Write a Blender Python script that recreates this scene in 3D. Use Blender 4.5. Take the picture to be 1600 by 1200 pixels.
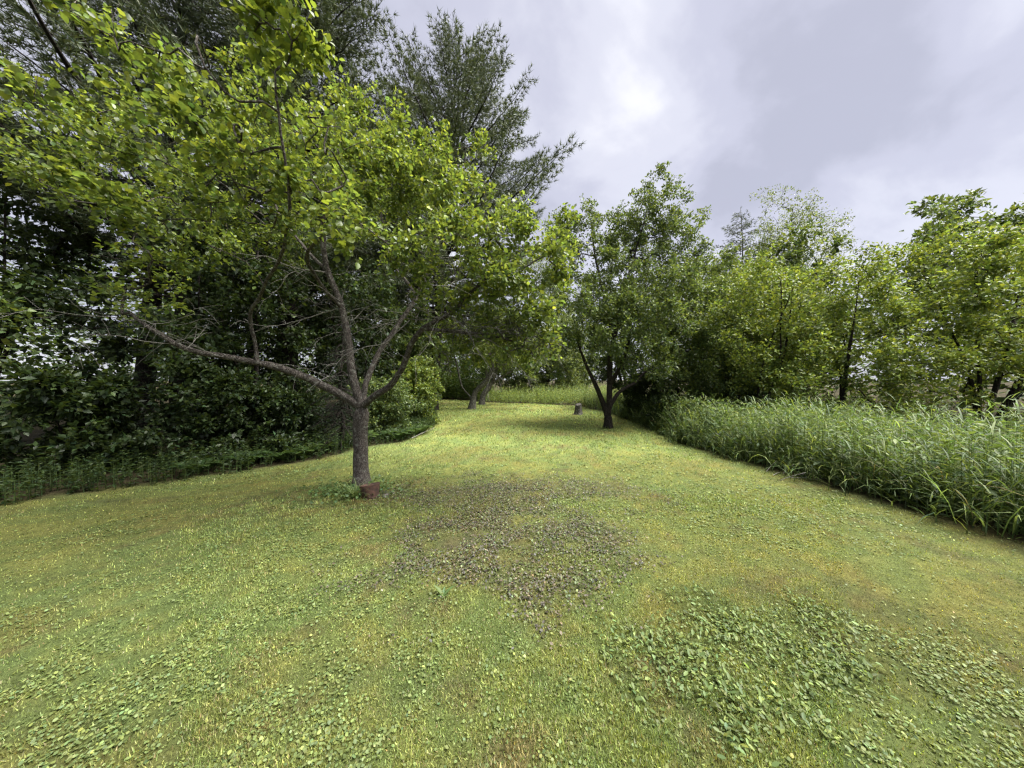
import bpy, math, random
import numpy as np
from mathutils import Vector, Matrix

for o in list(bpy.data.objects):
    bpy.data.objects.remove(o)
scene = bpy.context.scene
C = scene.collection
R = math.radians

# ------------------------------------------------------------------ camera
EYE = 1.6          # eye height
F = 480.0          # focal length in pixels of the 1600 x 1200 photograph
HZ = 592.0         # horizon row
cam = bpy.data.cameras.new("camera")
cam.sensor_fit = 'HORIZONTAL'
cam.sensor_width = 36.0
cam.lens = 36.0 * F / 1600.0
cam.shift_y = -(600.0 - HZ) / 1600.0
cam.clip_start = 0.05
cam.clip_end = 2000.0
camo = bpy.data.objects.new("camera", cam)
camo.location = (0, 0, EYE)
camo.rotation_euler = (R(90), 0, 0)
C.objects.link(camo)
scene.camera = camo

# ------------------------------------------------------------------ sky
SUN_EL, SUN_AZ = 62.0, 98.0        # azimuth clockwise from +Y (view direction)
world = bpy.data.worlds.new("World")
scene.world = world
world.use_nodes = True
nt = world.node_tree
nt.nodes.clear()
def wn(t, **k):
    n = nt.nodes.new(t)
    for a, b in k.items():
        setattr(n, a, b)
    return n
wl = nt.links.new
out = wn('ShaderNodeOutputWorld')
bg = wn('ShaderNodeBackground')
sky = wn('ShaderNodeTexSky', sky_type='NISHITA', sun_disc=False)
sky.sun_elevation = R(SUN_EL)
sky.sun_rotation = R(SUN_AZ)
tc = wn('ShaderNodeTexCoord')
sep = wn('ShaderNodeSeparateXYZ')
wl(tc.outputs['Generated'], sep.inputs[0])
mx = wn('ShaderNodeMath', operation='MAXIMUM'); mx.inputs[1].default_value = 0.0
wl(sep.outputs['Z'], mx.inputs[0])
ad = wn('ShaderNodeMath', operation='ADD'); ad.inputs[1].default_value = 0.9
wl(mx.outputs[0], ad.inputs[0])
dx = wn('ShaderNodeMath', operation='DIVIDE'); dy = wn('ShaderNodeMath', operation='DIVIDE')
wl(sep.outputs['X'], dx.inputs[0]); wl(ad.outputs[0], dx.inputs[1])
wl(sep.outputs['Y'], dy.inputs[0]); wl(ad.outputs[0], dy.inputs[1])
cmb = wn('ShaderNodeCombineXYZ'); wl(dx.outputs[0], cmb.inputs[0]); wl(dy.outputs[0], cmb.inputs[1])
cmb.inputs[2].default_value = 12.6
mp = wn('ShaderNodeMapping'); wl(cmb.outputs[0], mp.inputs[0])
mp.inputs['Rotation'].default_value = (0, 0, R(-35)); mp.inputs['Scale'].default_value = (1.0, 1.25, 1.0)
n1 = wn('ShaderNodeTexNoise'); n1.inputs['Scale'].default_value = 3.8; n1.inputs['Detail'].default_value = 7.0
n1.inputs['Roughness'].default_value = 0.52; n1.inputs['Distortion'].default_value = 0.15
wl(mp.outputs[0], n1.inputs['Vector'])
n2 = wn('ShaderNodeTexNoise'); n2.inputs['Scale'].default_value = 1.3; n2.inputs['Detail'].default_value = 3.0
wl(mp.outputs[0], n2.inputs['Vector'])
nm = wn('ShaderNodeMixRGB'); nm.inputs[0].default_value = 0.3
wl(n1.outputs['Fac'], nm.inputs[1]); wl(n2.outputs['Fac'], nm.inputs[2])
cr = wn('ShaderNodeValToRGB')
cr.color_ramp.interpolation = 'EASE'
e = cr.color_ramp.elements
e[0].position = 0.37; e[0].color = (0.052, 0.0525, 0.063, 1)
e[1].position = 0.66; e[1].color = (0.099, 0.099, 0.104, 1)
m = e.new(0.46); m.color = (0.063, 0.0634, 0.0755, 1)
m = e.new(0.55); m.color = (0.077, 0.0775, 0.088, 1)
wl(nm.outputs[0], cr.inputs[0])
sk = wn('ShaderNodeVectorMath', operation='SCALE'); sk.inputs['Scale'].default_value = 0.025
wl(sky.outputs[0], sk.inputs[0])
mix = wn('ShaderNodeMixRGB'); mix.inputs[0].default_value = 0.93     # nearly closed cloud cover
wl(sk.outputs[0], mix.inputs[1]); wl(cr.outputs[0], mix.inputs[2])
wl(mix.outputs[0], bg.inputs['Color'])
bg.inputs['Strength'].default_value = 1.0
wl(bg.outputs[0], out.inputs['Surface'])

# ------------------------------------------------------------------ sun (behind cloud)
sd = bpy.data.lights.new("sun", 'SUN')
sd.energy = 1.5
sd.angle = R(45)
sd.color = (1.0, 0.97, 0.90)
so = bpy.data.objects.new("sun", sd)
sdir = Vector((math.sin(R(SUN_AZ)) * math.cos(R(SUN_EL)), math.cos(R(SUN_AZ)) * math.cos(R(SUN_EL)), math.sin(R(SUN_EL))))
so.rotation_euler = sdir.to_track_quat('Z', 'Y').to_euler()
so.location = sdir * 60
C.objects.link(so)

# ------------------------------------------------------------------ exposure and render
vs = scene.view_settings
vs.view_transform = 'Standard'; vs.look = 'None'; vs.gamma = 1.0; vs.use_curve_mapping = False
vs.exposure = 3.4
scene.render.engine = 'CYCLES'
cy = scene.cycles
cy.max_bounces = 4; cy.diffuse_bounces = 3; cy.glossy_bounces = 1; cy.transmission_bounces = 3
cy.use_denoising = True
cy.use_light_tree = False
cy.caustics_reflective = False; cy.caustics_refractive = False
cy.use_adaptive_sampling = False
cy.pixel_filter_type = 'BLACKMAN_HARRIS'
cy.filter_width = 1.3

# =================================================================== helpers
rng = np.random.default_rng(11)

def at(px, py, d):
    """point of the place seen at a pixel of the photograph, d metres ahead"""
    return np.array([(px - 800.0) / F * d, d, EYE + (HZ - py) / F * d])

def unit(v):
    return v / np.maximum(np.linalg.norm(v, axis=-1, keepdims=True), 1e-9)

_perm = np.random.default_rng(5).random((257, 257))
def vnoise(x, y):
    xi = np.floor(x).astype(int); yi = np.floor(y).astype(int)
    fx = x - xi; fy = y - yi
    fx = fx * fx * (3 - 2 * fx); fy = fy * fy * (3 - 2 * fy)
    a = _perm[xi % 256, yi % 256]; b = _perm[(xi + 1) % 256, yi % 256]
    c = _perm[xi % 256, (yi + 1) % 256]; d = _perm[(xi + 1) % 256, (yi + 1) % 256]
    return (a * (1 - fx) + b * fx) * (1 - fy) + (c * (1 - fx) + d * fx) * fy
def fbm(x, y, s=1.0, o=4, off=0.0):
    v = 0; a = 0.5; t = 0
    x = np.asarray(x, float) * s + 31.7 + off; y = np.asarray(y, float) * s + 17.3 + off * 1.7
    for i in range(o):
        v = v + a * vnoise(x, y); t += a
        x = x * 2.03 + 11.1; y = y * 2.03 + 5.7; a *= 0.5
    return v / t
def sstep(a, b, x):
    t = np.clip((x - a) / (b - a), 0, 1)
    return t * t * (3 - 2 * t)

def gz(x, y):
    """height of the ground"""
    return 0.10 * (fbm(x, y, 0.35, 2) - 0.5) + 0.03 * (fbm(x, y, 1.6, 3, 9.0) - 0.5)

# ---- materials
def newmat(name):
    m = bpy.data.materials.new(name); m.use_nodes = True
    m.node_tree.nodes.clear()
    return m, m.node_tree

def leaf_mat(name, trans=0.45, tcol=(1.25, 1.15, 0.55), rough=0.45, spec=0.35, scale=90.0):
    m, t = newmat(name); N = t.nodes.new; L = t.links.new
    o = N('ShaderNodeOutputMaterial'); a = N('ShaderNodeAttribute'); a.attribute_name = 'col'
    nz = N('ShaderNodeTexNoise'); nz.inputs['Scale'].default_value = scale; nz.inputs['Detail'].default_value = 2
    g = N('ShaderNodeNewGeometry'); L(g.outputs['Position'], nz.inputs['Vector'])
    mr = N('ShaderNodeMapRange'); mr.inputs[3].default_value = 0.72; mr.inputs[4].default_value = 1.28
    L(nz.outputs['Fac'], mr.inputs[0])
    sc = N('ShaderNodeVectorMath'); sc.operation = 'SCALE'; L(a.outputs['Color'], sc.inputs[0]); L(mr.outputs[0], sc.inputs['Scale'])
    p = N('ShaderNodeBsdfPrincipled'); p.inputs['Roughness'].default_value = rough
    p.inputs['Specular IOR Level'].default_value = spec
    L(sc.outputs[0], p.inputs['Base Color'])
    tm = N('ShaderNodeVectorMath'); tm.operation = 'MULTIPLY'; tm.inputs[1].default_value = tcol
    L(sc.outputs[0], tm.inputs[0])
    tr = N('ShaderNodeBsdfTranslucent'); L(tm.outputs[0], tr.inputs['Color'])
    mx = N('ShaderNodeMixShader'); mx.inputs[0].default_value = trans
    L(p.outputs[0], mx.inputs[1]); L(tr.outputs[0], mx.inputs[2]); L(mx.outputs[0], o.inputs['Surface'])
    return m

def bark_mat(name, dark, light, scale=14.0, bump=0.6, lichen=None):
    m, t = newmat(name); N = t.nodes.new; L = t.links.new
    o = N('ShaderNodeOutputMaterial'); p = N('ShaderNodeBsdfPrincipled')
    p.inputs['Roughness'].default_value = 0.9; p.inputs['Specular IOR Level'].default_value = 0.15
    g = N('ShaderNodeTexCoord'); mp = N('ShaderNodeMapping'); mp.inputs['Scale'].default_value = (1, 1, 0.35)
    L(g.outputs['Object'], mp.inputs[0])
    v = N('ShaderNodeTexVoronoi'); v.feature = 'DISTANCE_TO_EDGE'; v.inputs['Scale'].default_value = scale * 2.2
    nz = N('ShaderNodeTexNoise'); nz.inputs['Scale'].default_value = scale; nz.inputs['Detail'].default_value = 6
    nz.inputs['Roughness'].default_value = 0.7
    L(mp.outputs[0], nz.inputs['Vector'])
    mv = N('ShaderNodeMixRGB'); mv.inputs[0].default_value = 0.12; L(mp.outputs[0], mv.inputs[1]); L(nz.outputs['Color'], mv.inputs[2])
    L(mv.outputs[0], v.inputs['Vector'])
    vr = N('ShaderNodeMapRange'); vr.inputs[1].default_value = 0.0; vr.inputs[2].default_value = 0.22; L(v.outputs['Distance'], vr.inputs[0])
    ml = N('ShaderNodeMath'); ml.operation = 'MULTIPLY'; L(vr.outputs[0], ml.inputs[0]); L(nz.outputs['Fac'], ml.inputs[1])
    cr = N('ShaderNodeValToRGB'); e = cr.color_ramp.elements
    e[0].position = 0.12; e[0].color = (*dark, 1); e[1].position = 0.62; e[1].color = (*light, 1)
    L(ml.outputs[0], cr.inputs[0])
    col = cr.outputs[0]
    if lichen:
        n2 = N('ShaderNodeTexNoise'); n2.inputs['Scale'].default_value = scale * 0.9; n2.inputs['Detail'].default_value = 5
        L(g.outputs['Object'], n2.inputs['Vector'])
        r2 = N('ShaderNodeMapRange'); r2.inputs[1].default_value = 0.55; r2.inputs[2].default_value = 0.68; L(n2.outputs['Fac'], r2.inputs[0])
        mm = N('ShaderNodeMixRGB'); L(r2.outputs[0], mm.inputs[0]); L(col, mm.inputs[1]); mm.inputs[2].default_value = (*lichen, 1)
        col = mm.outputs[0]
    L(col, p.inputs['Base Color'])
    b = N('ShaderNodeBump'); b.inputs['Strength'].default_value = bump; b.inputs['Distance'].default_value = 0.02
    L(ml.outputs[0], b.inputs['Height']); L(b.outputs[0], p.inputs['Normal'])
    L(p.outputs[0], o.inputs['Surface'])
    return m

M_APPLE = leaf_mat('apple_leaf', 0.5, (1.33, 1.25, 0.6), 0.4, 0.45)
M_LEAF = leaf_mat('tree_leaf', 0.4, (1.3, 1.2, 0.55), 0.45, 0.35, 8.0)
M_NEEDLE = leaf_mat('needle', 0.2, (1.2, 1.15, 0.6), 0.5, 0.3, 4.0)
M_HERB = leaf_mat('herb_leaf', 0.4, (1.25, 1.2, 0.55), 0.5, 0.3, 20.0)
M_BARK_APPLE = bark_mat('apple_bark', (0.03, 0.024, 0.021), (0.23, 0.20, 0.18), 26.0, 0.9, (0.22, 0.22, 0.19))
M_BARK_DARK = bark_mat('dark_bark', (0.012, 0.010, 0.009), (0.060, 0.050, 0.043), 16.0, 0.8)
M_BARK_GREY = bark_mat('grey_bark', (0.05, 0.045, 0.04), (0.20, 0.185, 0.165), 18.0, 0.6, (0.25, 0.26, 0.22))
M_DEAD = bark_mat('dead_wood', (0.12, 0.11, 0.10), (0.34, 0.325, 0.30), 40.0, 0.4)

# ---- mesh building
def make_mesh(name, V, flat, sizes, mat, col=None, smooth=False):
    me = bpy.data.meshes.new(name)
    V = np.ascontiguousarray(V, np.float32); flat = np.ascontiguousarray(flat, np.int32); sizes = np.ascontiguousarray(sizes, np.int32)
    me.vertices.add(len(V)); me.vertices.foreach_set('co', V.ravel())
    me.loops.add(len(flat)); me.loops.foreach_set('vertex_index', flat)
    st = np.zeros(len(sizes), np.int32); st[1:] = np.cumsum(sizes)[:-1]
    me.polygons.add(len(sizes)); me.polygons.foreach_set('loop_start', st)
    if smooth:
        me.polygons.foreach_set('use_smooth', np.ones(len(sizes), bool))
    if col is not None:
        a = me.attributes.new('col', 'FLOAT_COLOR', 'POINT')
        c4 = np.ones((len(V), 4), np.float32); c4[:, :3] = col
        a.data.foreach_set('color', c4.ravel())
    me.update(calc_edges=True)
    me.materials.append(mat)
    return me

def link(name, me, parent=None, kind=None, loc=None):
    o = bpy.data.objects.new(name, me)
    C.objects.link(o)
    if parent is not None:
        o.parent = parent
    if loc is not None:
        o.location = [float(v) for v in loc]
    if kind:
        o['kind'] = kind
    return o

def thing(name, label, cat, loc, group=None):
    o = bpy.data.objects.new(name, None)
    o.empty_display_size = 0.1
    C.objects.link(o)
    o.location = [float(v) for v in loc]
    o['label'] = label; o['category'] = cat
    if group:
        o['group'] = group
    return o

# leaf templates: (verts x across / y along / z out of the blade, faces)
T_OVATE = (np.array([(0, 0, 0), (0, .3, -.03), (0, .65, -.03), (0, 1.0, -.12),
                     (-.36, .2, .05), (-.5, .5, .06), (-.3, .8, .0),
                     (.36, .2, .05), (.5, .5, .06), (.3, .8, .0)]),
           [(0, 1, 4), (1, 2, 5, 4), (2, 3, 6, 5), (0, 7, 1), (1, 7, 8, 2), (2, 8, 9, 3)])
T_LEAF = (np.array([(0, 0, 0), (-.5, .42, .1), (0, 1, -.05), (.5, .42, .1)]), [(0, 2, 1), (0, 3, 2)])
T_NEEDLE = (np.array([(-.5, 0, 0), (.5, 0, 0), (0, 1, 0)]), [(0, 1, 2)])
T_BLADE = (np.array([(-.5, 0, 0), (.5, 0, 0), (-.5, .35, .03), (.5, .35, .03), (-.36, .7, .16), (.36, .7, .16), (0, 1, .42)]),
           [(0, 1, 3, 2), (2, 3, 5, 4), (4, 5, 6)])
T_LONG = (np.array([(-.5, 0, 0), (.5, 0, 0), (-.5, .3, .02), (.5, .3, .02), (-.45, .58, .12), (.45, .58, .12), (-.3, .8, .3), (.3, .8, .3), (0, .93, .56)]),
          [(0, 1, 3, 2), (2, 3, 5, 4), (4, 5, 7, 6), (6, 7, 8)])
T_TIP = (np.array([(0, 0, 0), (-.40, .25, .06), (-.42, .6, .06), (0, 1, -.06), (.42, .6, .06), (.40, .25, .06)]),
         [(0, 3, 2, 1), (0, 5, 4, 3)])
T_ROUND = (np.array([(0, 0, 0), (-.42, .3, .06), (-.45, .7, .06), (0, 1, 0), (.45, .7, .06), (.42, .3, .06)]),
           [(0, 3, 2, 1), (0, 5, 4, 3)])
def trefoil():
    V = []; Fc = []
    for k in range(3):
        a = k * 2.094
        for x, y in ((0, .02), (-.46, .66), (0, .95), (.46, .66)):
            V.append((x * math.cos(a) - y * math.sin(a), x * math.sin(a) + y * math.cos(a), 0.08 if y > .4 else 0))
        Fc.append(tuple(range(4 * k, 4 * k + 4)))
    return np.array(V), Fc
T_TREFOIL = trefoil()

def scatter(T, P, Y, N, L, W, col):
    """a leaf of template T at each point: returns verts, flat indices, sizes, colours"""
    tv, tf = T
    n = len(P)
    Y = unit(Y); X = unit(np.cross(Y, N)); Z = np.cross(X, Y)
    L = np.broadcast_to(L, n)[:, None, None]; W = np.broadcast_to(W, n)[:, None, None]
    V = P[:, None, :] + tv[None, :, 0:1] * W * X[:, None] + tv[None, :, 1:2] * L * Y[:, None] + tv[None, :, 2:3] * L * Z[:, None]
    k = len(tv)
    ff = np.concatenate([np.array(f) for f in tf]); sz = np.array([len(f) for f in tf])
    flat = (np.arange(n)[:, None] * k + ff[None]).ravel()
    cc = np.repeat(np.broadcast_to(col, (n, 3)), k, axis=0)
    return V.reshape(-1, 3), flat, np.tile(sz, n), cc

def merge(parts):
    V = []; Fl = []; S = []; Cc = []; b = 0
    for v, f, s, c in parts:
        V.append(v); Fl.append(f + b); S.append(s); Cc.append(c); b += len(v)
    return np.concatenate(V), np.concatenate(Fl), np.concatenate(S), np.concatenate(Cc)

def tubes(chains, seg=6, gnarl=0.0):
    """list of (points, radii) -> tube geometry"""
    V = []; flat = []; sizes = []; b = 0
    ang = np.linspace(0, 2 * math.pi, seg, endpoint=False)
    for pts, rad in chains:
        pts = np.asarray(pts, float); rad = np.asarray(rad, float); n = len(pts)
        if n < 2:
            continue
        t = unit(np.gradient(pts, axis=0))
        ref = np.array([1., 0.3, 0.1]) if abs(t[0][2]) > 0.8 else np.array([0., 0., 1.])
        u = np.cross(t[0], ref); u /= np.linalg.norm(u)
        rings = np.zeros((n, seg, 3))
        for i in range(n):
            u = u - t[i] * np.dot(u, t[i]); u /= max(np.linalg.norm(u), 1e-6)
            w = np.cross(t[i], u)
            r = np.full(seg, rad[i])
            if gnarl:
                r = r * (1 + gnarl * (rng.random(seg) - 0.5))
            rings[i] = pts[i] + (np.cos(ang) * r)[:, None] * u + (np.sin(ang) * r)[:, None] * w
        V.append(rings.reshape(-1, 3))
        i = np.arange(n - 1)[:, None] * seg; j = np.arange(seg)[None]; j2 = (j + 1) % seg
        q = np.stack([i + j, i + j2, i + seg + j2, i + seg + j], -1).reshape(-1, 4) + b
        flat.append(q.ravel()); sizes.append(np.full(len(q), 4))
        flat.append(np.arange(seg) + b + (n - 1) * seg); sizes.append(np.array([seg]))
        b += n * seg
    return np.concatenate(V), np.concatenate(flat), np.concatenate(sizes)

def smooth_line(pts, step=0.12, wob=0.0):
    """Catmull-Rom through pts, resampled, with a little gnarl"""
    P = np.asarray(pts, float)
    P = np.vstack([2 * P[0] - P[1], P, 2 * P[-1] - P[-2]])
    out = []
    for i in range(1, len(P) - 2):
        p0, p1, p2, p3 = P[i - 1:i + 3]
        n = max(2, int(np.linalg.norm(p2 - p1) / step))
        for s in np.linspace(0, 1, n, endpoint=False):
            out.append(0.5 * (2 * p1 + (p2 - p0) * s + (2 * p0 - 5 * p1 + 4 * p2 - p3) * s * s + (3 * p1 - p0 - 3 * p2 + p3) * s ** 3))
    out.append(P[-2])
    out = np.array(out)
    if wob and len(out) > 3:
        w = rng.normal(0, wob, out.shape); w = (w + np.roll(w, 1, 0) + np.roll(w, -1, 0)) / 3
        w[0] = 0; w[-1] *= 0.5
        out = out + w
    return out

class Skel:
    """a branch skeleton: nodes with parents; tips are reached from the nearest node"""
    def __init__(self):
        self.P = []; self.par = []; self.tag = []
    def line(self, pts, parent=-1, tag='branch'):
        last = parent; ids = []
        for p in pts:
            self.P.append(np.asarray(p, float)); self.par.append(last); self.tag.append(tag)
            last = len(self.P) - 1; ids.append(last)
        return ids
    def nearest(self, p, lo=0):
        A = np.array(self.P[lo:]); return lo + int(np.argmin(((A - p) ** 2).sum(1)))
    def reach(self, tips, step=0.25, sag=0.1, wob=0.03, rise=0.35):
        cap = len(self.P) + len(tips) * 40
        A = np.zeros((cap, 3)); n = len(self.P); A[:n] = np.array(self.P)
        d0 = np.array([((A[:n] - t) ** 2).sum(1).min() for t in tips])
        for k in np.argsort(d0):
            t = tips[k]
            d = A[:n] - t
            dd = np.sqrt((d ** 2).sum(1)) + rise * np.maximum(0, A[:n, 2] - t[2]) 
            s = int(np.argmin(dd)); a = A[s].copy()
            if self.par[s] >= 0:
                dir0 = a - A[self.par[s]]; dir0 = dir0 / max(np.linalg.norm(dir0), 1e-6)
            else:
                dir0 = np.array([0, 0, 1.])
            ln = np.linalg.norm(t - a)
            m = int(min(36, max(2, ln / step)))
            c = a + dir0 * ln * 0.33 + np.array([0, 0, sag * ln])
            last = s
            for i in range(1, m + 1):
                u = i / m
                p = (1 - u) ** 2 * a + 2 * u * (1 - u) * c + u * u * t
                if i < m:
                    p = p + rng.normal(0, wob, 3)
                self.P.append(p); self.par.append(last); self.tag.append('branch'); A[n] = p; last = n; n += 1
    def finish(self, base_r, tip_r=0.004, lo=None):
        n = len(self.P); self.P = np.array(self.P); par = np.array(self.par)
        cnt = np.zeros(n); kids = [[] for _ in range(n)]
        for i in range(n):
            if par[i] >= 0:
                kids[par[i]].append(i)
        for i in range(n - 1, -1, -1):
            if not kids[i]:
                cnt[i] += 1
            if par[i] >= 0:
                cnt[par[i]] += cnt[i]
        ex = math.log(base_r / tip_r) / math.log(max(cnt[0], 2))
        fl = np.ones(n)
        if self.tag[0] == 'trunk':
            fl[:2] = (1.4, 1.12)
        self.r = tip_r * cnt ** ex * fl; self.kids = kids; self.cnt = cnt; self.parA = par
        for ids, r0, r1 in getattr(self, 'fix', []):
            self.r[ids] = np.linspace(r0, r1, len(ids))
        for i in range(1, n):
            if par[i] >= 0 and self.tag[i] == 'branch':
                self.r[i] = min(self.r[i], self.r[par[i]] * .97)
    def chains(self):
        """-> list of (tag, points, radii)"""
        out = []; stack = [(0, None)]
        while stack:
            s, pre = stack.pop()
            ids = [s]; tag = self.tag[s]
            while True:
                ks = self.kids[ids[-1]]
                if not ks:
                    break
                same = [k for k in ks if self.tag[k] == tag]
                nx = max(same, key=lambda k: self.cnt[k]) if same else None
                if nx is None and tag != 'branch':
                    for k in ks:
                        stack.append((k, ids[-1]))
                    break
                if nx is None:
                    nx = max(ks, key=lambda k: self.cnt[k])
                for k in ks:
                    if k != nx:
                        stack.append((k, ids[-1]))
                ids.append(nx)
            pts = self.P[ids]; rad = self.r[ids].copy()
            if pre is not None:
                pts = np.vstack([self.P[pre], pts]); rad = np.concatenate([[min(rad[0] * 1.25, self.r[pre])], rad])
            rad[-1] *= 0.6
            out.append((tag, pts, rad))
        return out

def jitter_col(base, n, v=0.25, hue=0.09):
    b = np.array(base)[None]
    k = np.exp(rng.normal(0, v, (n, 1)))
    h = rng.normal(0, hue, (n, 1))
    c = b * k
    c = c * np.concatenate([1 + h, 1 + 0.15 * h, 1 - h], 1)
    return np.clip(c, 0.002, 0.8)

def lobe_tips(lobes, dens):
    """random twig ends through the volume of ellipsoid lobes (centre, radii), more to the outside"""
    out = []
    for c, r in lobes:
        r = np.asarray(r, float)
        n = max(4, int(dens * (r[0] * r[1] * r[2]) ** (2 / 3)))
        v = unit(rng.normal(size=(n, 3))) * (rng.random((n, 1)) ** 0.45)
        out.append(np.asarray(c) + v * r)
    return np.concatenate(out)

def leaf_points(sk, rmax, per, spread):
    """positions and outward axes for leaves along the thin twigs of a skeleton"""
    ids = np.nonzero((sk.cnt <= rmax) & (sk.parA >= 0))[0]
    wt = 1.0 / sk.cnt[ids]; wt *= np.exp(rng.normal(0, .5, len(ids)))
    M_CL = 5
    ids = np.repeat(np.sort(rng.choice(ids, int(per) // M_CL, p=wt / wt.sum())), M_CL)
    p = sk.P[ids]; q = sk.P[sk.parA[ids]]
    nc = len(ids) // M_CL
    u = np.repeat(rng.random((nc, 1)), M_CL, 0)
    tw = unit(p - q)
    off = np.repeat(rng.normal(0, 1, (nc, 3)), M_CL, 0); off = unit(off - tw * (off * tw).sum(1, keepdims=True) * 0.7)
    P = q + (p - q) * u + off * spread * np.repeat(rng.random((nc, 1)) ** 0.6, M_CL, 0) + rng.normal(0, 1, off.shape) * spread * .16
    Y = unit(off * .7 + tw * 0.5 + np.array([0, 0, -0.15]) + rng.normal(0, .7, off.shape))
    return P, Y

def foliage(sk, T, mat, base_cols, rmax, per, spread, L, up=1.0, wl=0.6, top=None, keep=None):
    P, Y = leaf_points(sk, rmax, per, spread)
    if keep is not None:
        k = keep(P); P = P[k]; Y = Y[k]
    n = len(P)
    Nn = unit(rng.normal(0, 0.55, (n, 3)) + np.array([0, 0, up]))
    Ls = L * np.exp(np.clip(rng.normal(0, 0.22, n), -.5, .38))
    cols = np.zeros((n, 3)); pick = rng.random(n)
    acc = 0
    tot = sum(w for _, w in base_cols)
    for c, w in base_cols:
        s = (pick >= acc / tot) & (pick < (acc + w) / tot); acc += w
        cols[s] = jitter_col(c, s.sum())
    return P, Y, Nn, Ls, Ls * wl, cols

def crown_object(root, base, arr, T, mat, name='crown'):
    P, Y, Nn, L, W, cols = arr
    v, f, s, c = scatter(T, P - base, Y, Nn, L, W, cols)
    return link(name, make_mesh(name, v, f, s, mat, c), root, 'stuff')

def wood_objects(root, base, sk, mat, seg_main=10, seg=4, rmin=0.0, gnarl=0.0):
    """trunk and every limb a mesh of its own, the finer branches joined"""
    fine = []
    for tag, pts, rad in sk.chains():
        if tag in ('trunk', 'limb'):
            v, f, s = tubes([(pts - base, rad)], seg_main, gnarl)
            link(tag, make_mesh(tag, v, f, s, mat, smooth=True), root)
        elif rad[0] >= rmin:
            fine.append((pts - base, rad))
    if fine:
        v, f, s = tubes(fine, seg)
        link('branches', make_mesh('branches', v, f, s, mat, smooth=True), root, 'stuff')

# =================================================================== ground
LY = np.array([-8, 2, 4, 5.2, 6.2, 7.1, 7.8, 9, 11.3, 13, 16, 20, 24, 60.])
LX = np.array([-10, -8, -6.2, -4.9, -3.9, -3.5, -2.8, -2.45, -2.75, -3.2, -4.2, -5.4, -6, -6.])
RY = np.array([-8, 2, 4.86, 6, 8, 10.5, 13, 16, 19, 21, 24, 60.])
RX = np.array([5.4, 5.0, 4.6, 4.35, 4.25, 4.55, 4.6, 4.35, 4.0, 3.4, 3.0, 3.])
def xl(y): return np.interp(y, LY, LX)
def xr(y): return np.interp(y, RY, RX)
def far(x): return np.interp(x, [-6, -3, -1, 1, 4], [23.5, 22.5, 20.5, 19.6, 18.6])
def lawn_in(x, y):
    """signed: >0 inside the mown lawn (metres from its edge)"""
    w = 0.5 * (fbm(x, y, 1.3, 3, 3.0) - 0.5)
    return np.minimum(np.minimum(x - xl(y), xr(y) - x), far(x) - y) + w

def blob(x, y, cx, cy_, rx, ry, s=1.6, a=0.9, off=0.0):
    q = ((x - cx) / rx) ** 2 + ((y - cy_) / ry) ** 2
    return sstep(1.45, 0.2, np.sqrt(q) + a * (fbm(x, y, s, 4, off) - 0.5) * 2)

def masks(x, y):
    purple = np.maximum.reduce([blob(x, y, 0.0, 3.1, 1.15, 0.85, 2.2, .8, 1.), blob(x, y, -0.5, 4.3, 1.1, .7, 2.0, .7, 2.),
                                .7 * blob(x, y, 0.9, 4.5, .9, .6, 2.0, .8, 3.), .22 * blob(x, y, -.75, 1.62, .5, .22, 3, .8, 4.)])
    moss = np.maximum.reduce([blob(x, y, 0.25, 3.45, .32, .35, 3, .6, 5.), blob(x, y, -0.75, 4.1, .5, .35, 3, .7, 6.),
                              .9 * blob(x, y, 1.6, 2.9, .7, .9, 2, .8, 7.), sstep(.50, .66, fbm(x, y, .9, 4, 20.)) * .8])
    brown = np.maximum.reduce([blob(x, y, .78, 1.72, .30, .14, 5, .9, 8.), blob(x, y, -.05, 1.31, .22, .1, 6, .8, 9.),
                               blob(x, y, 1.05, 7.1, 1.0, .32, 3, .7, 10.), .8 * blob(x, y, -3.1, 4.0, 1.3, .55, 2, .8, 11.),
                               .8 * blob(x, y, -.7, 2.05, .35, .12, 5, .9, 12.), .8 * blob(x, y, 2.3, 2.45, .5, .22, 3, .9, 13.),
                               sstep(.62, .74, fbm(x, y, 2.6, 4, 40.)) * .75,
                               .75 * sstep(.75, .1, xr(y) - x) * sstep(7.5, 5, y) * sstep(.3, .6, fbm(x, y, 2., 3, 44.))])
    clover = np.maximum.reduce([blob(x, y, -1.3, 2.05, .75, .45, 3, .9, 14.), blob(x, y, -1.25, 1.4, .7, .3, 3, .8, 15.),
                                blob(x, y, 2.9, 3.9, 1.9, .9, 1.8, .7, 16.), blob(x, y, -2.0, 2.9, 1.1, .6, 2, .9, 17.),
                                blob(x, y, .45, 2.75, .5, .3, 3, .8, 18.), sstep(.52, .68, fbm(x, y, 1.1, 4, 60.)) * .7])
    broad = blob(x, y, 1.6, 1.88, .75, .5, 2.5, .9, 19.)
    return purple, moss, brown, clover, broad

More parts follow.
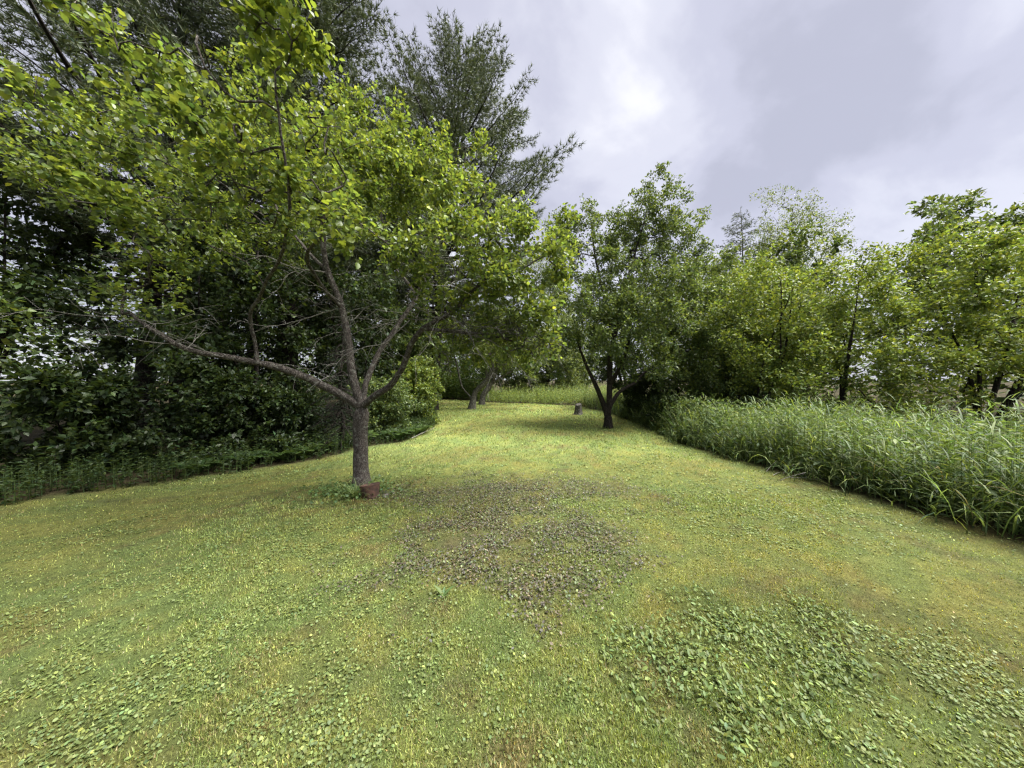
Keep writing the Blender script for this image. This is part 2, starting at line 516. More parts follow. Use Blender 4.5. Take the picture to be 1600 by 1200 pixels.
def ground_col(x, y):
    P, Mo, B, Cl, Br = masks(x, y)
    sp = fbm(x, y, 11.0, 3, 500.); B = B * sstep(.36, .62, sp); P = P * sstep(.25, .55, fbm(x, y, 9., 3, 510.))
    inn = lawn_in(x, y)
    f = fbm(x, y, 7.0, 3, 70.)[..., None]
    g = np.array([0.142, 0.172, 0.056]) * (0.75 + 0.5 * f)
    def mixc(c, col, k):
        k = k[..., None]
        return c * (1 - k) + np.array(col) * k
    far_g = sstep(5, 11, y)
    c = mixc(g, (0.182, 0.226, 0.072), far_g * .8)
    c = mixc(c, (0.135, 0.118, 0.042), sstep(.5, .68, fbm(x, y, 1.4, 4, 90.)) * .55)
    c = mixc(c, (0.195, 0.196, 0.056), Mo * .55)
    c = mixc(c, (0.095, 0.088, 0.056), P * .6)
    c = mixc(c, (0.110, 0.140, 0.042), Cl * .4)
    c = mixc(c, (0.06, 0.09, 0.025), Br * .7)
    c = mixc(c, (0.105, 0.070, 0.042), B * .62)
    cl = sstep(.3, .7, fbm(x, y, 8.5, 3, 520.))[..., None]; c = c * (np.array([.84, .92, .92]) * (1 - cl) + np.array([1.16, 1.08, 1.02]) * cl)
    litter = np.array([0.036, 0.030, 0.016]) * (0.6 + 0.9 * f)
    k = sstep(0.15, -0.25, inn)[..., None]
    return c * (1 - k) + litter * k

def axis_grid(lo, hi, fine_lo, fine_hi, step, growth=1.13):
    a = list(np.arange(fine_lo, fine_hi, step)); s = step
    while a[-1] < hi:
        s = min(s * growth, 12); a.append(a[-1] + s)
    s = step; pre = []
    x = fine_lo
    while x > lo:
        s = min(s * growth, 12); x -= s; pre.append(x)
    return np.array(pre[::-1] + a)
gx = axis_grid(-300, 300, -3.6, 3.6, 0.085, 1.11)
gy = axis_grid(-40, 400, 0.9, 4.5, 0.075, 1.06)
GX, GY = np.meshgrid(gx, gy)
GZ = gz(GX, GY)
nx, ny = len(gx), len(gy)
V = np.stack([GX, GY, GZ], -1).reshape(-1, 3)
i = np.arange(ny - 1)[:, None] * nx + np.arange(nx - 1)[None]
q = np.stack([i, i + 1, i + nx + 1, i + nx], -1).reshape(-1, 4)

def ground_mat():
    m, t = newmat('mown_lawn'); N = t.nodes.new; L = t.links.new
    o = N('ShaderNodeOutputMaterial'); p = N('ShaderNodeBsdfPrincipled')
    p.inputs['Roughness'].default_value = 0.95; p.inputs['Specular IOR Level'].default_value = 0.1
    a = N('ShaderNodeAttribute'); a.attribute_name = 'col'
    tc = N('ShaderNodeTexCoord')
    n1 = N('ShaderNodeTexNoise'); n1.inputs['Scale'].default_value = 75; n1.inputs['Detail'].default_value = 5; n1.inputs['Roughness'].default_value = 0.75
    n2 = N('ShaderNodeTexNoise'); n2.inputs['Scale'].default_value = 18; n2.inputs['Detail'].default_value = 4; n2.inputs['Roughness'].default_value = 0.7
    L(tc.outputs['Object'], n1.inputs['Vector']); L(tc.outputs['Object'], n2.inputs['Vector'])
    r1 = N('ShaderNodeMapRange'); r1.inputs[1].default_value = 0.3; r1.inputs[2].default_value = 0.7; r1.inputs[3].default_value = 0.45; r1.inputs[4].default_value = 1.5
    L(n1.outputs['Fac'], r1.inputs[0])
    r2 = N('ShaderNodeMapRange'); r2.inputs[1].default_value = 0.3; r2.inputs[2].default_value = 0.7; r2.inputs[3].default_value = 0.7; r2.inputs[4].default_value = 1.3
    L(n2.outputs['Fac'], r2.inputs[0])
    ml = N('ShaderNodeMath'); ml.operation = 'MULTIPLY'; L(r1.outputs[0], ml.inputs[0]); L(r2.outputs[0], ml.inputs[1])
    sc = N('ShaderNodeVectorMath'); sc.operation = 'SCALE'; L(a.outputs['Color'], sc.inputs[0]); L(ml.outputs[0], sc.inputs['Scale'])
    L(sc.outputs[0], p.inputs['Base Color'])
    b = N('ShaderNodeBump'); b.inputs['Strength'].default_value = 0.9; b.inputs['Distance'].default_value = 0.02
    L(n1.outputs['Fac'], b.inputs['Height']); L(b.outputs[0], p.inputs['Normal'])
    L(p.outputs[0], o.inputs['Surface'])
    return m
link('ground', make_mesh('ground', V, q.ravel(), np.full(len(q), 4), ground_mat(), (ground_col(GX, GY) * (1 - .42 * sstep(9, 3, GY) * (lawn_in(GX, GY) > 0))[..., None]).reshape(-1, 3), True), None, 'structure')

# =================================================================== trees
def base_at(x, y):
    return np.array([x, y, float(gz(np.array(x), np.array(y))) - 0.02])

# ---- the crooked apple tree in front
b0 = base_at(-2.28, 4.65)
D = 4.65
sk = Skel()
tr = sk.line(smooth_line([b0, at(564, 735, D), at(563, 690, D), at(565, 655, D), at(565, 636, D)], 0.1, 0.006), -1, 'trunk')
fork = tr[-1]; fp = sk.P[fork]
limb = lambda pts, wob=0.012: sk.line(smooth_line([fp] + pts, 0.12, wob)[1:], fork, 'limb')
lA = limb([at(535, 617, 4.6), at(500, 601, 4.5), at(462, 584, 4.35), at(417, 569, 4.2), at(361, 560, 4.0), at(290, 545, 3.7), at(215, 500, 3.5)])
lB = limb([at(552, 590, 4.68), at(543, 530, 4.75), at(534, 481, 4.8), at(513, 425, 4.8), at(504, 361, 4.7), at(512, 290, 4.6), at(535, 215, 4.5)])
lC = limb([at(573, 600, 4.75), at(592, 551, 4.95), at(620, 511, 5.1), at(650, 465, 5.2), at(672, 400, 5.2), at(690, 330, 5.1), at(715, 260, 5.0)])
lD = limb([at(588, 617, 4.55), at(608, 603, 4.5), at(628, 574, 4.4), at(640, 540, 4.3), at(660, 512, 4.2), at(700, 492, 4.1), at(745, 450, 4.0), at(795, 405, 3.95)])
sk.fix = [(lA, .062, .022), (lB, .064, .02), (lC, .046, .016), (lD, .05, .016)]
def sub(frm, pts, wob=0.015, r0=.026):
    p = np.array(pts[0]); s = sk.nearest(p)
    ids = sk.line(smooth_line([sk.P[s]] + list(pts[1:]), 0.12, wob)[1:], s, 'limb')
    sk.fix.append((ids, r0, .009)); return ids
sub(lD, [at(660, 512, 4.2), at(690, 516, 4.15), at(725, 520, 4.1), at(765, 524, 4.0), at(800, 533, 3.95), at(830, 548, 3.9)])
sub(lA, [at(399, 562, 4.15), at(397, 530, 4.1), at(390, 492, 4.0), at(410, 455, 3.8), at(440, 400, 3.4), at(450, 320, 3.0), at(440, 210, 2.75), at(430, 110, 2.6)], r0=.022)
sub(lB, [at(534, 481, 4.8), at(500, 440, 4.4), at(480, 400, 4.0), at(520, 350, 3.4), at(545, 330, 3.0)])
sub(lB, [at(513, 425, 4.8), at(470, 380, 5.0), at(430, 320, 5.2), at(400, 240, 5.3)])
sub(lC, [at(650, 465, 5.2), at(610, 400, 5.6), at(590, 300, 5.9)])
A_LOBES = [(430, 60, 2.7, 95), (372, 190, 2.9, 100), (480, 200, 3.2, 85), (560, 190, 4.0, 72), (625, 225, 4.4, 75), (700, 245, 4.5, 55), (757, 218, 4.5, 24),
           (390, 300, 3.1, 80), (480, 300, 3.2, 80), (560, 350, 2.9, 55), (540, 250, 3.8, 80), (620, 290, 4.4, 90), (690, 320, 4.4, 70), (700, 380, 3.9, 75),
           (775, 405, 3.8, 75), (850, 400, 3.9, 45), (800, 470, 4.0, 60), (740, 445, 3.9, 55), (830, 530, 4.0, 45), (790, 545, 4.1, 35), (665, 450, 4.1, 45),
           (760, 350, 3.9, 60), (830, 440, 3.9, 52), (700, 470, 4.0, 40), (862, 490, 4.0, 32), (770, 500, 4.1, 42), (725, 330, 4.3, 55), (805, 315, 4.3, 32), (850, 560, 4.1, 28), (880, 430, 4.1, 36), (870, 350, 4.4, 30), (720, 530, 4.3, 30), (820, 370, 3.9, 45), (740, 560, 4.2, 24), (810, 500, 3.8, 34), (690, 500, 4.3, 30), (780, 450, 3.6, 36), (730, 420, 3.7, 45), (800, 545, 3.8, 28), (850, 520, 3.8, 34), (760, 590, 4.1, 16), (700, 545, 4.0, 22), (840, 480, 3.7, 36), (650, 400, 3.8, 45), (600, 420, 3.9, 36), (890, 380, 4.2, 28),
           (600, 300, 6.0, 110), (470, 230, 5.9, 120), (670, 290, 5.8, 70), (400, 340, 5.6, 90),
           (250, 160, 3.2, 130), (240, 330, 3.5, 120), (150, 250, 4.2, 130), (230, 450, 3.8, 70)]
lob = [(at(x, y, d), np.array([1, 1.0, .9]) * r / F * d) for x, y, d, r in A_LOBES]
tips = lobe_tips(lob, 75)
sk.reach(tips, 0.16, 0.06, 0.018, 0.3)
sk.finish(0.112, 0.0028)
sk.r[tr] = np.interp(np.linspace(0, 1, len(tr)), [0, .06, .14, .4, 1], [.17, .135, .11, .1, .108])
root = thing('apple_tree', 'crooked grey-barked apple tree with low forked limbs beside the rusty metal pot', 'tree', b0)
wood_objects(root, b0, sk, M_BARK_APPLE, 14, 5, 0, 0.10)
appleC = [((0.140, 0.190, 0.045), 5), ((0.110, 0.156, 0.043), 4), ((0.195, 0.245, 0.058), 2.5), ((0.080, 0.116, 0.040), 1.5)]
arr = list(foliage(sk, T_OVATE, M_APPLE, appleC, 5, 60000, 0.14, 0.051, 1.0, 0.72))
# thin out the shaded inside of the crown, where the photograph shows bare dead twigs
def inside(P):
    px = 800 + P[:, 0] / P[:, 1] * F; py = HZ - (P[:, 2] - EYE) / P[:, 1] * F
    return sstep(540, 400, py) * 1.0 + sstep(560, 720, px)
keep = (rng.random(len(arr[0])) < np.clip(0.12 + inside(arr[0]), 0, 1)) & (arr[0][:, 1] > 1.5) & (arr[0][:, 2] > 1.75)
arr = [a[keep] for a in arr]
grow = 1 + .18 * sstep(3.3, 2.3, arr[0][:, 1]); arr[3] = arr[3] * grow; arr[4] = arr[4] * grow
# the leaves that show largest are parts of their own
px = 800 + arr[0][:, 0] / arr[0][:, 1] * F; py = HZ - (arr[0][:, 2] - EYE) / arr[0][:, 1] * F
size = arr[3] / arr[0][:, 1] * ((px > 345) & (px < 1255) & (py > -5) & (py < 1200))
order = np.argsort(-size); big = order[:290]; rest = order[290:]
variants = []
for k in range(8):
    v, f, s, c = scatter(T_OVATE, np.zeros((1, 3)), np.array([[0, 1., 0]]), np.array([[0, 0, 1.]]), 1.0, 0.72, jitter_col((0.165, 0.220, 0.042), 1, 0.2))
    variants.append(make_mesh('leaf', v, f, s, M_APPLE, c, True))
for n_, k in enumerate(big):
    Y = unit(arr[1][k]); X = unit(np.cross(Y, arr[2][k])); Z = np.cross(X, Y); L_ = float(arr[3][k])
    o = link('leaf', variants[n_ % 8], root)
    mt = Matrix(((X[0], Y[0], Z[0], 0), (X[1], Y[1], Z[1], 0), (X[2], Y[2], Z[2], 0), (0, 0, 0, 1)))
    o.matrix_local = Matrix.Translation(Vector([float(v) for v in arr[0][k] - b0])) @ mt @ Matrix.Scale(L_, 4)
near = rest[arr[0][rest, 1] < 3.2]; back = rest[arr[0][rest, 1] >= 3.2]
v, f, s, c = merge([scatter(T, arr[0][q] - b0, *[a[q] for a in arr[1:]]) for T, q in ((T_OVATE, near), (T_TIP, back))])
link('crown', make_mesh('crown', v, f, s, M_APPLE, c), root, 'stuff')
# dead grey twigs under the crown
dead = Skel()
dl = []
def dtw(pts, r0):
    p = smooth_line(pts, 0.05, 0.010); dl.append((p - b0, np.linspace(r0, 0.0015, len(p))))
    for k in range(int(len(p) * 0.55)):
        i0 = rng.integers(2, len(p) - 1); t = unit(p[i0] - p[i0 - 1]); d = unit(t + rng.normal(0, .8, 3)); ln = rng.uniform(.08, .35)
        q_ = smooth_line([p[i0], p[i0] + d * ln * .5, p[i0] + d * ln + np.array([0, 0, rng.normal(-.02, .05)])], 0.06, 0.008)
        dl.append((q_ - b0, np.linspace(r0 * .45, 0.001, len(q_))))
dtw([at(640, 500, 4.25), at(605, 533, 4.1), at(571, 543, 4.0), at(535, 558, 3.95), at(511, 594, 3.9)], 0.009)
dtw([at(700, 492, 4.1), at(728, 515, 3.95), at(745, 545, 3.85), at(765, 575, 3.8), at(783, 600, 3.8)], 0.009)
dtw([at(534, 470, 4.8), at(500, 450, 4.3), at(460, 425, 4.0), at(430, 455, 3.9), at(395, 480, 3.9)], 0.008)
dtw([at(534, 481, 4.8), at(470, 500, 4.5), at(420, 510, 4.3), at(370, 500, 4.2)], 0.007)
dtw([at(513, 425, 4.8), at(470, 420, 4.4), at(410, 400, 4.2), at(352, 395, 4.1)], 0.008)
dtw([at(660, 512, 4.2), at(680, 540, 4.1), at(700, 560, 4.0), at(705, 590, 3.95)], 0.006)
dtw([at(725, 520, 4.1), at(770, 535, 3.9), at(810, 570, 3.8), at(830, 600, 3.8)], 0.006)
dtw([at(765, 524, 4.0), at(800, 520, 3.9), at(840, 545, 3.8), at(862, 580, 3.8)], 0.006)
for k in range(70):
    i0 = rng.choice(np.array(lA[6:] + lB[4:] + lC[3:] + lD[3:])); p = sk.P[i0]
    d = unit(rng.normal(0, 1, 3) * np.array([1, .9, .55]) + np.array([0, -.3, .0])); ln = rng.uniform(.4, 1.1)
    q_ = [p, p + d * ln * .4 + rng.normal(0, .05, 3), p + d * ln * .75 + rng.normal(0, .07, 3), p + d * ln + np.array([0, 0, -.08])]
    if q_[-1][2] > 1.55 and q_[-1][1] > 2.4:
        dtw(q_, rng.uniform(.003, .006))
dl2, dl = dl, []
for k in range(46):
    u_ = rng.random(); p = at(670 + 130 * u_, 515 + 16 * u_ + rng.normal(0, 6), 4.2 - .25 * u_) + np.array([0, rng.normal(0, .12), 0])
    ln = rng.uniform(.35, .95); a_ = rng.normal(.1, .7)
    d_ = np.array([math.cos(a_), math.sin(a_) * .8, rng.uniform(-.1, .5)])
    dtw([p, p + d_ * ln * .4, p + d_ * ln * .75 + np.array([0, 0, -.04]), p + d_ * ln + np.array([0, 0, -.22 * ln - .05])], rng.uniform(.003, .0065))
v, f, s = tubes(dl, 4)
link('bare_twigs', make_mesh('bare_twigs', v, f, s, M_BARK_GREY, smooth=True), root, 'stuff')
dl = dl2
v, f, s = tubes(dl, 4)
o = link('dead_twigs', make_mesh('dead_twigs', v, f, s, M_DEAD, smooth=True), root, 'stuff')
o['label'] = 'bare pale grey dead twigs'

# ---- generic broadleaf tree
def broadleaf(label, base, trunks, lobes, trunk_r, dens, per, leaf, cols, name='broadleaf_tree', cat='tree', bark=M_BARK_DARK, spread=0.16,
              step=0.3, rmax=4, up=0.9, wl=0.6, group=None, seg=6, rmin=0.0045, T=T_LEAF, mat=M_LEAF, tip_r=0.004, sag=0.06, wob=0.03, crown='crown', limb_r=None):
    sk = Skel()
    ids = sk.line(smooth_line([base] + list(trunks[0]), 0.2, 0.01), -1, 'trunk')
    for t in trunks[1:]:
        s = sk.nearest(np.asarray(t[0])); li = sk.line(smooth_line([sk.P[s]] + list(t[1:]), 0.2, 0.015)[1:], s, 'limb')
        if limb_r:
            sk.fix = getattr(sk, 'fix', []) + [(li, limb_r[len(getattr(sk, 'fix', []))], .025)]
    sk.reach(lobe_tips(lobes, dens), step, sag, wob, 0.35)
    sk.finish(trunk_r, tip_r)
    root = thing(name, label, cat, base, group)
    wood_objects(root, base, sk, bark, seg, 3 if seg < 8 else 4, rmin, 0.06)
    arr = foliage(sk, T, mat, cols, rmax, per, spread, leaf, up, wl)
    crown_object(root, base, arr, T, mat, crown)
    return root

def px_lobes(L, asp=1.0, dep=1.0):
    return [(at(x, y, d), np.array([1, dep, asp]) * r / F * d) for x, y, d, r in L]

G_MID = [((0.098, 0.140, 0.046), 4), ((0.132, 0.178, 0.058), 3), ((0.068, 0.102, 0.036), 3)]
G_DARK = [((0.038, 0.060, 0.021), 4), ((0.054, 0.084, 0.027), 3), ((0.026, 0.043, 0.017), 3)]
G_LIME = [((0.155, 0.210, 0.048), 4), ((0.205, 0.255, 0.058), 3), ((0.100, 0.148, 0.038), 3)]
G_PALE = [((0.125, 0.165, 0.062), 4), ((0.160, 0.200, 0.078), 3), ((0.085, 0.120, 0.046), 2)]

# ---- the dark-trunked apple tree on the right of the lawn
d = 10.1
b1 = base_at(3.16, d)
broadleaf('dark-trunked spreading apple tree standing alone at the right side of the lawn', b1,
          [[at(950, 657, d), at(949, 648, d)],
           [at(949, 648, d), at(942, 628, d), at(931, 602, 9.95), at(918, 575, 9.9), at(910, 556, 9.8), at(898, 520, 9.6)],
           [at(949, 648, d), at(952, 625, d), at(952, 600, d), at(953, 560, d), at(958, 530, d), at(975, 470, 10.2), at(985, 420, 10.4), at(1005, 350, 10.6)],
           [at(952, 600, d), at(965, 580, 9.9), at(978, 550, 9.7), at(985, 510, 9.5)],
           [at(950, 635, d), at(968, 612, 10.3), at(990, 600, 10.4), at(1010, 580, 10.5), at(1060, 550, 10.4)],
           [at(958, 530, d), at(945, 470, 10.5), at(930, 400, 10.9), at(925, 350, 11.1)]],
          px_lobes([(1030, 320, 10.7, 48), (1000, 350, 10.6, 45), (1065, 360, 10.8, 38), (960, 380, 10.8, 45), (920, 345, 11.1, 38), (900, 390, 11.0, 40),
                    (1040, 405, 10.4, 55), (1090, 430, 10.6, 35), (970, 440, 10.0, 55), (930, 470, 9.6, 55), (1030, 480, 9.4, 60), (1085, 490, 10.2, 45),
                    (900, 520, 9.6, 42), (950, 520, 9.2, 42), (1010, 545, 9.2, 48), (1070, 560, 9.8, 48), (1120, 560, 10.4, 40), (1140, 600, 10.4, 28), (1090, 600, 10.2, 30), (1040, 590, 9.9, 28),
                    (990, 400, 12.0, 70), (940, 480, 11.8, 60), (1060, 500, 12.0, 60), (895, 560, 10.0, 22), (1090, 400, 11.2, 30), (1110, 480, 10.8, 36), (1050, 450, 9.8, 45), (1100, 530, 9.6, 36), (1150, 570, 9.8, 26), (870, 470, 10.2, 28), (985, 480, 9.2, 40), (862, 430, 10.6, 34), (862, 520, 9.9, 30), (880, 360, 11.2, 32), (1125, 450, 11.2, 34), (1130, 520, 10.6, 36), (1165, 600, 10.2, 22), (1110, 610, 10.0, 22), (870, 575, 9.8, 18)]),
          0.135, 46, 84000, 0.078, G_MID, 'apple_tree', bark=M_BARK_DARK, spread=0.22, step=0.25, seg=10, limb_r=[.092, .098, .07, .065, .05])

# ---- two leaning apple trees far down the lawn
b2 = base_at(-2.1, 16.0)
broadleaf('nearer of two leaning little apple trees far down the lawn', b2,
          [[at(739, 628, 16), at(743, 612, 16), at(755, 600, 16), at(766, 585, 16), at(770, 568, 16), at(764, 550, 16)],
           [at(739, 630, 16), at(733, 618, 16), at(722, 605, 16), at(716, 580, 16), at(711, 560, 16)],
           [at(766, 585, 16), at(780, 572, 15.8), at(800, 570, 15.6)]],
          px_lobes([(715, 535, 16, 25), (745, 520, 16, 30), (785, 530, 15.8, 30), (815, 550, 15.6, 24), (830, 575, 15.6, 16), (770, 550, 15.4, 25), (700, 550, 16, 15), (770, 500, 16.5, 25)]),
          0.17, 40, 12000, 0.09, G_LIME, 'apple_tree', bark=M_BARK_GREY, spread=0.25, seg=8)
b3 = base_at(-1.87, 19.0)
broadleaf('farther of two leaning little apple trees far down the lawn', b3,
          [[at(755, 618, 19), at(764, 605, 19), at(772, 590, 19), at(778, 570, 19)],
           [at(764, 605, 19), at(782, 590, 19), at(800, 580, 19)]],
          px_lobes([(780, 555, 19, 28), (810, 560, 19, 26), (840, 560, 19, 22), (800, 530, 19, 25), (750, 555, 19.5, 20)]),
          0.17, 40, 10000, 0.09, G_MID, 'apple_tree', bark=M_BARK_GREY, spread=0.25, seg=8)

# ---- conifers
def conifer(name, label, base, h, rad, cols, lo=0.12, whorl=0.5, nb=5, rise=0.2, droop=0.0, needle=0.10, nw=0.008, per=10, tw_step=0.28, dens=1.0,
            bark=M_BARK_DARK, tr_r=0.22, spread=0.55, group=None, tuft_step=0.16, lean=(0, 0), bare=0.3, azr=None, power=0.8):
    root = thing(name, label, 'tree', base, group)
    top = base + np.array([lean[0], lean[1], h])
    n = int(h / 0.5)
    tp = smooth_line([base + (top - base) * u + (np.array([rng.normal(0, .05), rng.normal(0, .05), 0]) if 0 < u < 1 else 0) for u in np.linspace(0, 1, 6)], 0.5)
    tr_ = np.linspace(tr_r, 0.012, len(tp)); tr_[0] *= 1.25
    v, f, s = tubes([(tp - base, tr_)], 9, 0.05)
    link('trunk', make_mesh('trunk', v, f, s, bark, smooth=True), root)
    limbs = []; tp_, td_ = [], []; tw0, twd, twl = [], [], []
    z = lo * h
    while z < h * 0.985:
        u = (z / h - lo) / (1 - lo)
        Lm = rad * max(0.06, (1 - u) ** power) * (0.55 + 0.45 * min(1, u * 6 + .35))
        a0 = rng.uniform(0, 6.28)
        for k in range(nb):
            a = a0 + k * 6.283 / nb + rng.normal(0, .25)
            ln = Lm * rng.uniform(.62, 1.12)
            st = base + (top - base) * (z / h) + np.array([0, 0, rng.normal(0, whorl * .3)])
            dr = np.array([math.cos(a), math.sin(a), 0])
            m = max(4, int(ln / 0.25))
            uu = np.linspace(0, 1, m)[:, None]
            pts = st + dr * ln * uu + np.array([0, 0, 1]) * ln * (rise * (0.4 + u) * uu - droop * uu ** 1.5 * 1.0 + 0.12 * uu ** 3)
            pts = pts + rng.normal(0, .02, pts.shape) * uu
            limbs.append((pts - base, np.linspace(0.012 + 0.012 * ln, 0.004, m)))
            side = np.cross(dr, [0, 0, 1.])
            nt_ = max(3, int(ln * (1 - bare) / tw_step * 2 * dens))
            for q in range(nt_):
                w = bare + (1 - bare) * (q + rng.random()) / nt_
                ip = w * (m - 1); i0 = min(int(ip), m - 2); p0 = pts[i0] + (pts[i0 + 1] - pts[i0]) * (ip - i0)
                tl = min(ln * .45, spread) * rng.uniform(.5, 1.1) * (1.15 - .5 * w)
                sg = 1 if q % 2 else -1
                td = unit(dr * rng.uniform(.4, 1.0) + side * sg * rng.uniform(.5, 1.1) + np.array([0, 0, rng.uniform(-.05, .35) - droop * .9]))
                k2 = max(2, int(tl / tuft_step))
                ws = (np.arange(k2) + 1)[:, None] / k2
                tp_.append(p0 + td * tl * ws + rng.normal(0, .03, (k2, 3))); td_.append(np.repeat(td[None], k2, 0))
                tw0.append(p0 - base); twd.append(td); twl.append(tl)
        z += whorl * rng.uniform(.8, 1.25)
    tp_.append(np.array([top])); td_.append(np.array([[0, 0, 1.]]))
    P = np.concatenate(tp_); Dd = np.concatenate(td_)
    v, f, s = tubes(limbs, 3)
    tv_ = scatter(T_NEEDLE, np.array(tw0), np.array(twd), rng.normal(0, 1, (len(tw0), 3)), np.array(twl), np.full(len(tw0), .011), (.05, .04, .03))
    v, f, s, c = merge([(v, f, s, np.zeros((len(v), 3))), tv_])
    link('branches', make_mesh('branches', v, f, s, bark), root, 'stuff')
    P = np.repeat(P, per, 0); Dd = np.repeat(Dd, per, 0); n = len(P)
    Y = unit(Dd * 0.9 + rng.normal(0, .62, (n, 3)) + np.array([0, 0, .12]))
    L = needle * np.exp(rng.normal(0, .18, n))
    cc = np.zeros((n, 3)); pk = rng.integers(0, len(cols), n)
    for k, c in enumerate(cols):
        cc[pk == k] = jitter_col(c, (pk == k).sum(), .2, .08)
    v, f, s, c = scatter(T_NEEDLE, P - base, Y, rng.normal(0, 1, (n, 3)), L, np.full(n, nw), cc)
    link('crown', make_mesh('crown', v, f, s, M_NEEDLE, c), root, 'stuff')
    return root
def copy_thing(root, label, x, y, rz, sc=1.0, group=None):
    """the same kind of tree again: the thing and each of its parts copied"""
    r = root.copy(); C.objects.link(r); b = base_at(x, y); r.location = [float(v) for v in b]
    r.rotation_euler = (0, 0, rz); r.scale = (sc, sc, sc); r['label'] = label
    if group: r['group'] = group
    for ch in list(root.children):
        c = ch.copy(); C.objects.link(c); c.parent = r
    return r
PINE = [(0.078, 0.102, 0.052), (0.102, 0.126, 0.066), (0.056, 0.075, 0.042)]
SPRUCE = [(0.030, 0.050, 0.025), (0.042, 0.064, 0.030), (0.022, 0.036, 0.020)]

pine_a = conifer('pine_tree', 'tall dark pine towering at the top left corner behind the crooked apple tree', base_at(-6.6, 9.2), 17.5, 4.0, PINE, 0.22, 0.5, 6, 0.25, 0.0, 0.16, 0.020, 11, 0.06, 1.0, tr_r=.24, power=.5)
pine_b = conifer('pine_tree', 'feathery pine rising against the clouds between the crooked apple tree and the far lawn', base_at(-4.0, 15.5), 18.4, 8.0, PINE, 0.25, 0.52, 6, 0.22, 0.0, 0.19, 0.023, 10, 0.088, 1.0, tr_r=.26, power=.66, lean=(1.3, 0))
conifer('spruce_tree', 'drooping dark spruce at the left edge of the woods', base_at(-8.6, 8.0), 10.0, 2.6, SPRUCE, 0.06, 0.4, 6, 0.1, 0.35, 0.07, 0.012, 10, 0.12, 1.0, tuft_step=.1)
conifer('spruce_tree', 'dark spruce in the gap left of the leaning apple trees', base_at(-6.4, 25.0), 11.0, 2.6, SPRUCE, 0.04, 0.45, 6, 0.1, 0.3, 0.09, 0.02, 8, 0.3, 1.0, tuft_step=.14)
conifer('spruce_tree', 'young spruce with weeping boughs directly behind the crooked apple trunk', base_at(-3.95, 7.15), 3.6, 0.95, SPRUCE, 0.05, 0.2, 6, 0.05, 0.75, 0.035, 0.006, 12, 0.1, 1.0, tr_r=.05, tuft_step=.05, bare=.15, spread=.4)
conifer('larch_tree', 'thin bare-topped larch above the right-hand bushes', base_at(13.4, 18.0), 11.6, 3.6, PINE, 0.2, 0.4, 5, 0.3, 0.1, 0.15, 0.018, 9, 0.16, 1.0, tr_r=.10, bark=M_BARK_GREY, tuft_step=.16, bare=.1)

# ---- broadleaf trees and tall shrubs around the lawn
def auto_lobes(base, h, r, n=9, lo=0.35, squash=.8):
    L = []
    for k in range(n):
        u = (k + .5) / n; z = lo * h + (1 - lo) * h * u * .88
        prof = math.sin(math.pi * min(1, .25 + .62 * u)) ** .6
        a = k * 2.4 + rng.uniform(-.4, .4); rr = r * prof * .55 * rng.uniform(.7, 1.1)
        L.append((base + np.array([math.cos(a) * rr, math.sin(a) * rr, z]), np.array([1, 1, squash]) * r * .55 * prof * rng.uniform(.85, 1.15)))
    return L
def auto_tree(label, x, y, h, r, cols, leaf=.11, dens=26, leaves=1.0, stems=1, lo=.35, name='broadleaf_tree', cat='tree', group=None, nl=9, tr_r=None, bark=M_BARK_DARK, spread=.18, up=.8):
    b = base_at(x, y)
    tr = []
    for k in range(stems):
        a = rng.uniform(0, 6.28); s = (0.10 if stems == 1 else .45) * r
        top = b + np.array([math.cos(a) * s, math.sin(a) * s, h * .72])
        mid = b + (top - b) * .5 + np.array([rng.normal(0, .04 * h), rng.normal(0, .04 * h), 0])
        tr.append([mid, top] if k == 0 else [b, mid, top])
    area = 4 * math.pi * r * (h * (1 - lo) / 2)
    return broadleaf(label, b, tr, auto_lobes(b, h, r, nl, lo), tr_r or (0.012 * h + .02), dens, int(np.clip(leaves * 2.6 * area / (leaf * leaf * .3), 2000, 16500 if leaf > .085 else 22000)), leaf, cols, name, cat, bark, spread * 1.5, .3, 4, up, .6, group)

# right side
t_elder = auto_tree('yellow-green box elder in front of the right-hand woods', 7.6, 9.6, 5.9, 2.3, G_LIME, .082, 34, 1.0, 4, .15)
t_lime = auto_tree('lime green leafy maple at the right edge above the tall grass', 9.6, 9.0, 5.6, 2.2, G_LIME, .082, 34, 1.0, 3, .15)
t_young = auto_tree('young dark green maple between the dark-trunked apple tree and the box elder', 6.9, 12.4, 6.9, 2.4, G_MID, .09, 30, 1.0, 3, .12)
t_pop = auto_tree('tall pale poplar at the far right against the sky', 14.5, 16.0, 12.2, 2.7, G_PALE, .084, 44, 1.6, 1, .2, nl=18, spread=.26)
t_ash = auto_tree('round green ash behind the box elder', 11.5, 14.0, 7.6, 2.6, G_MID, .13, 26, 1.0, 2, .2)
auto_tree('green ash behind the dark-trunked apple tree', 6.2, 16.5, 7.8, 2.6, G_DARK, .13, 26, 1.0, 2, .15)
copy_thing(t_lime, 'broad maple beyond the right edge of the tall grass', 13.0, 8.5, 2.0, 1.15)
copy_thing(t_ash, 'tall green maple at the outer right of the woods', 19.0, 12.0, 1.3, 1.35)
copy_thing(t_elder, 'leafy maple nearest the camera on the outer right', 11.5, 5.0, 2.6, 0.92)
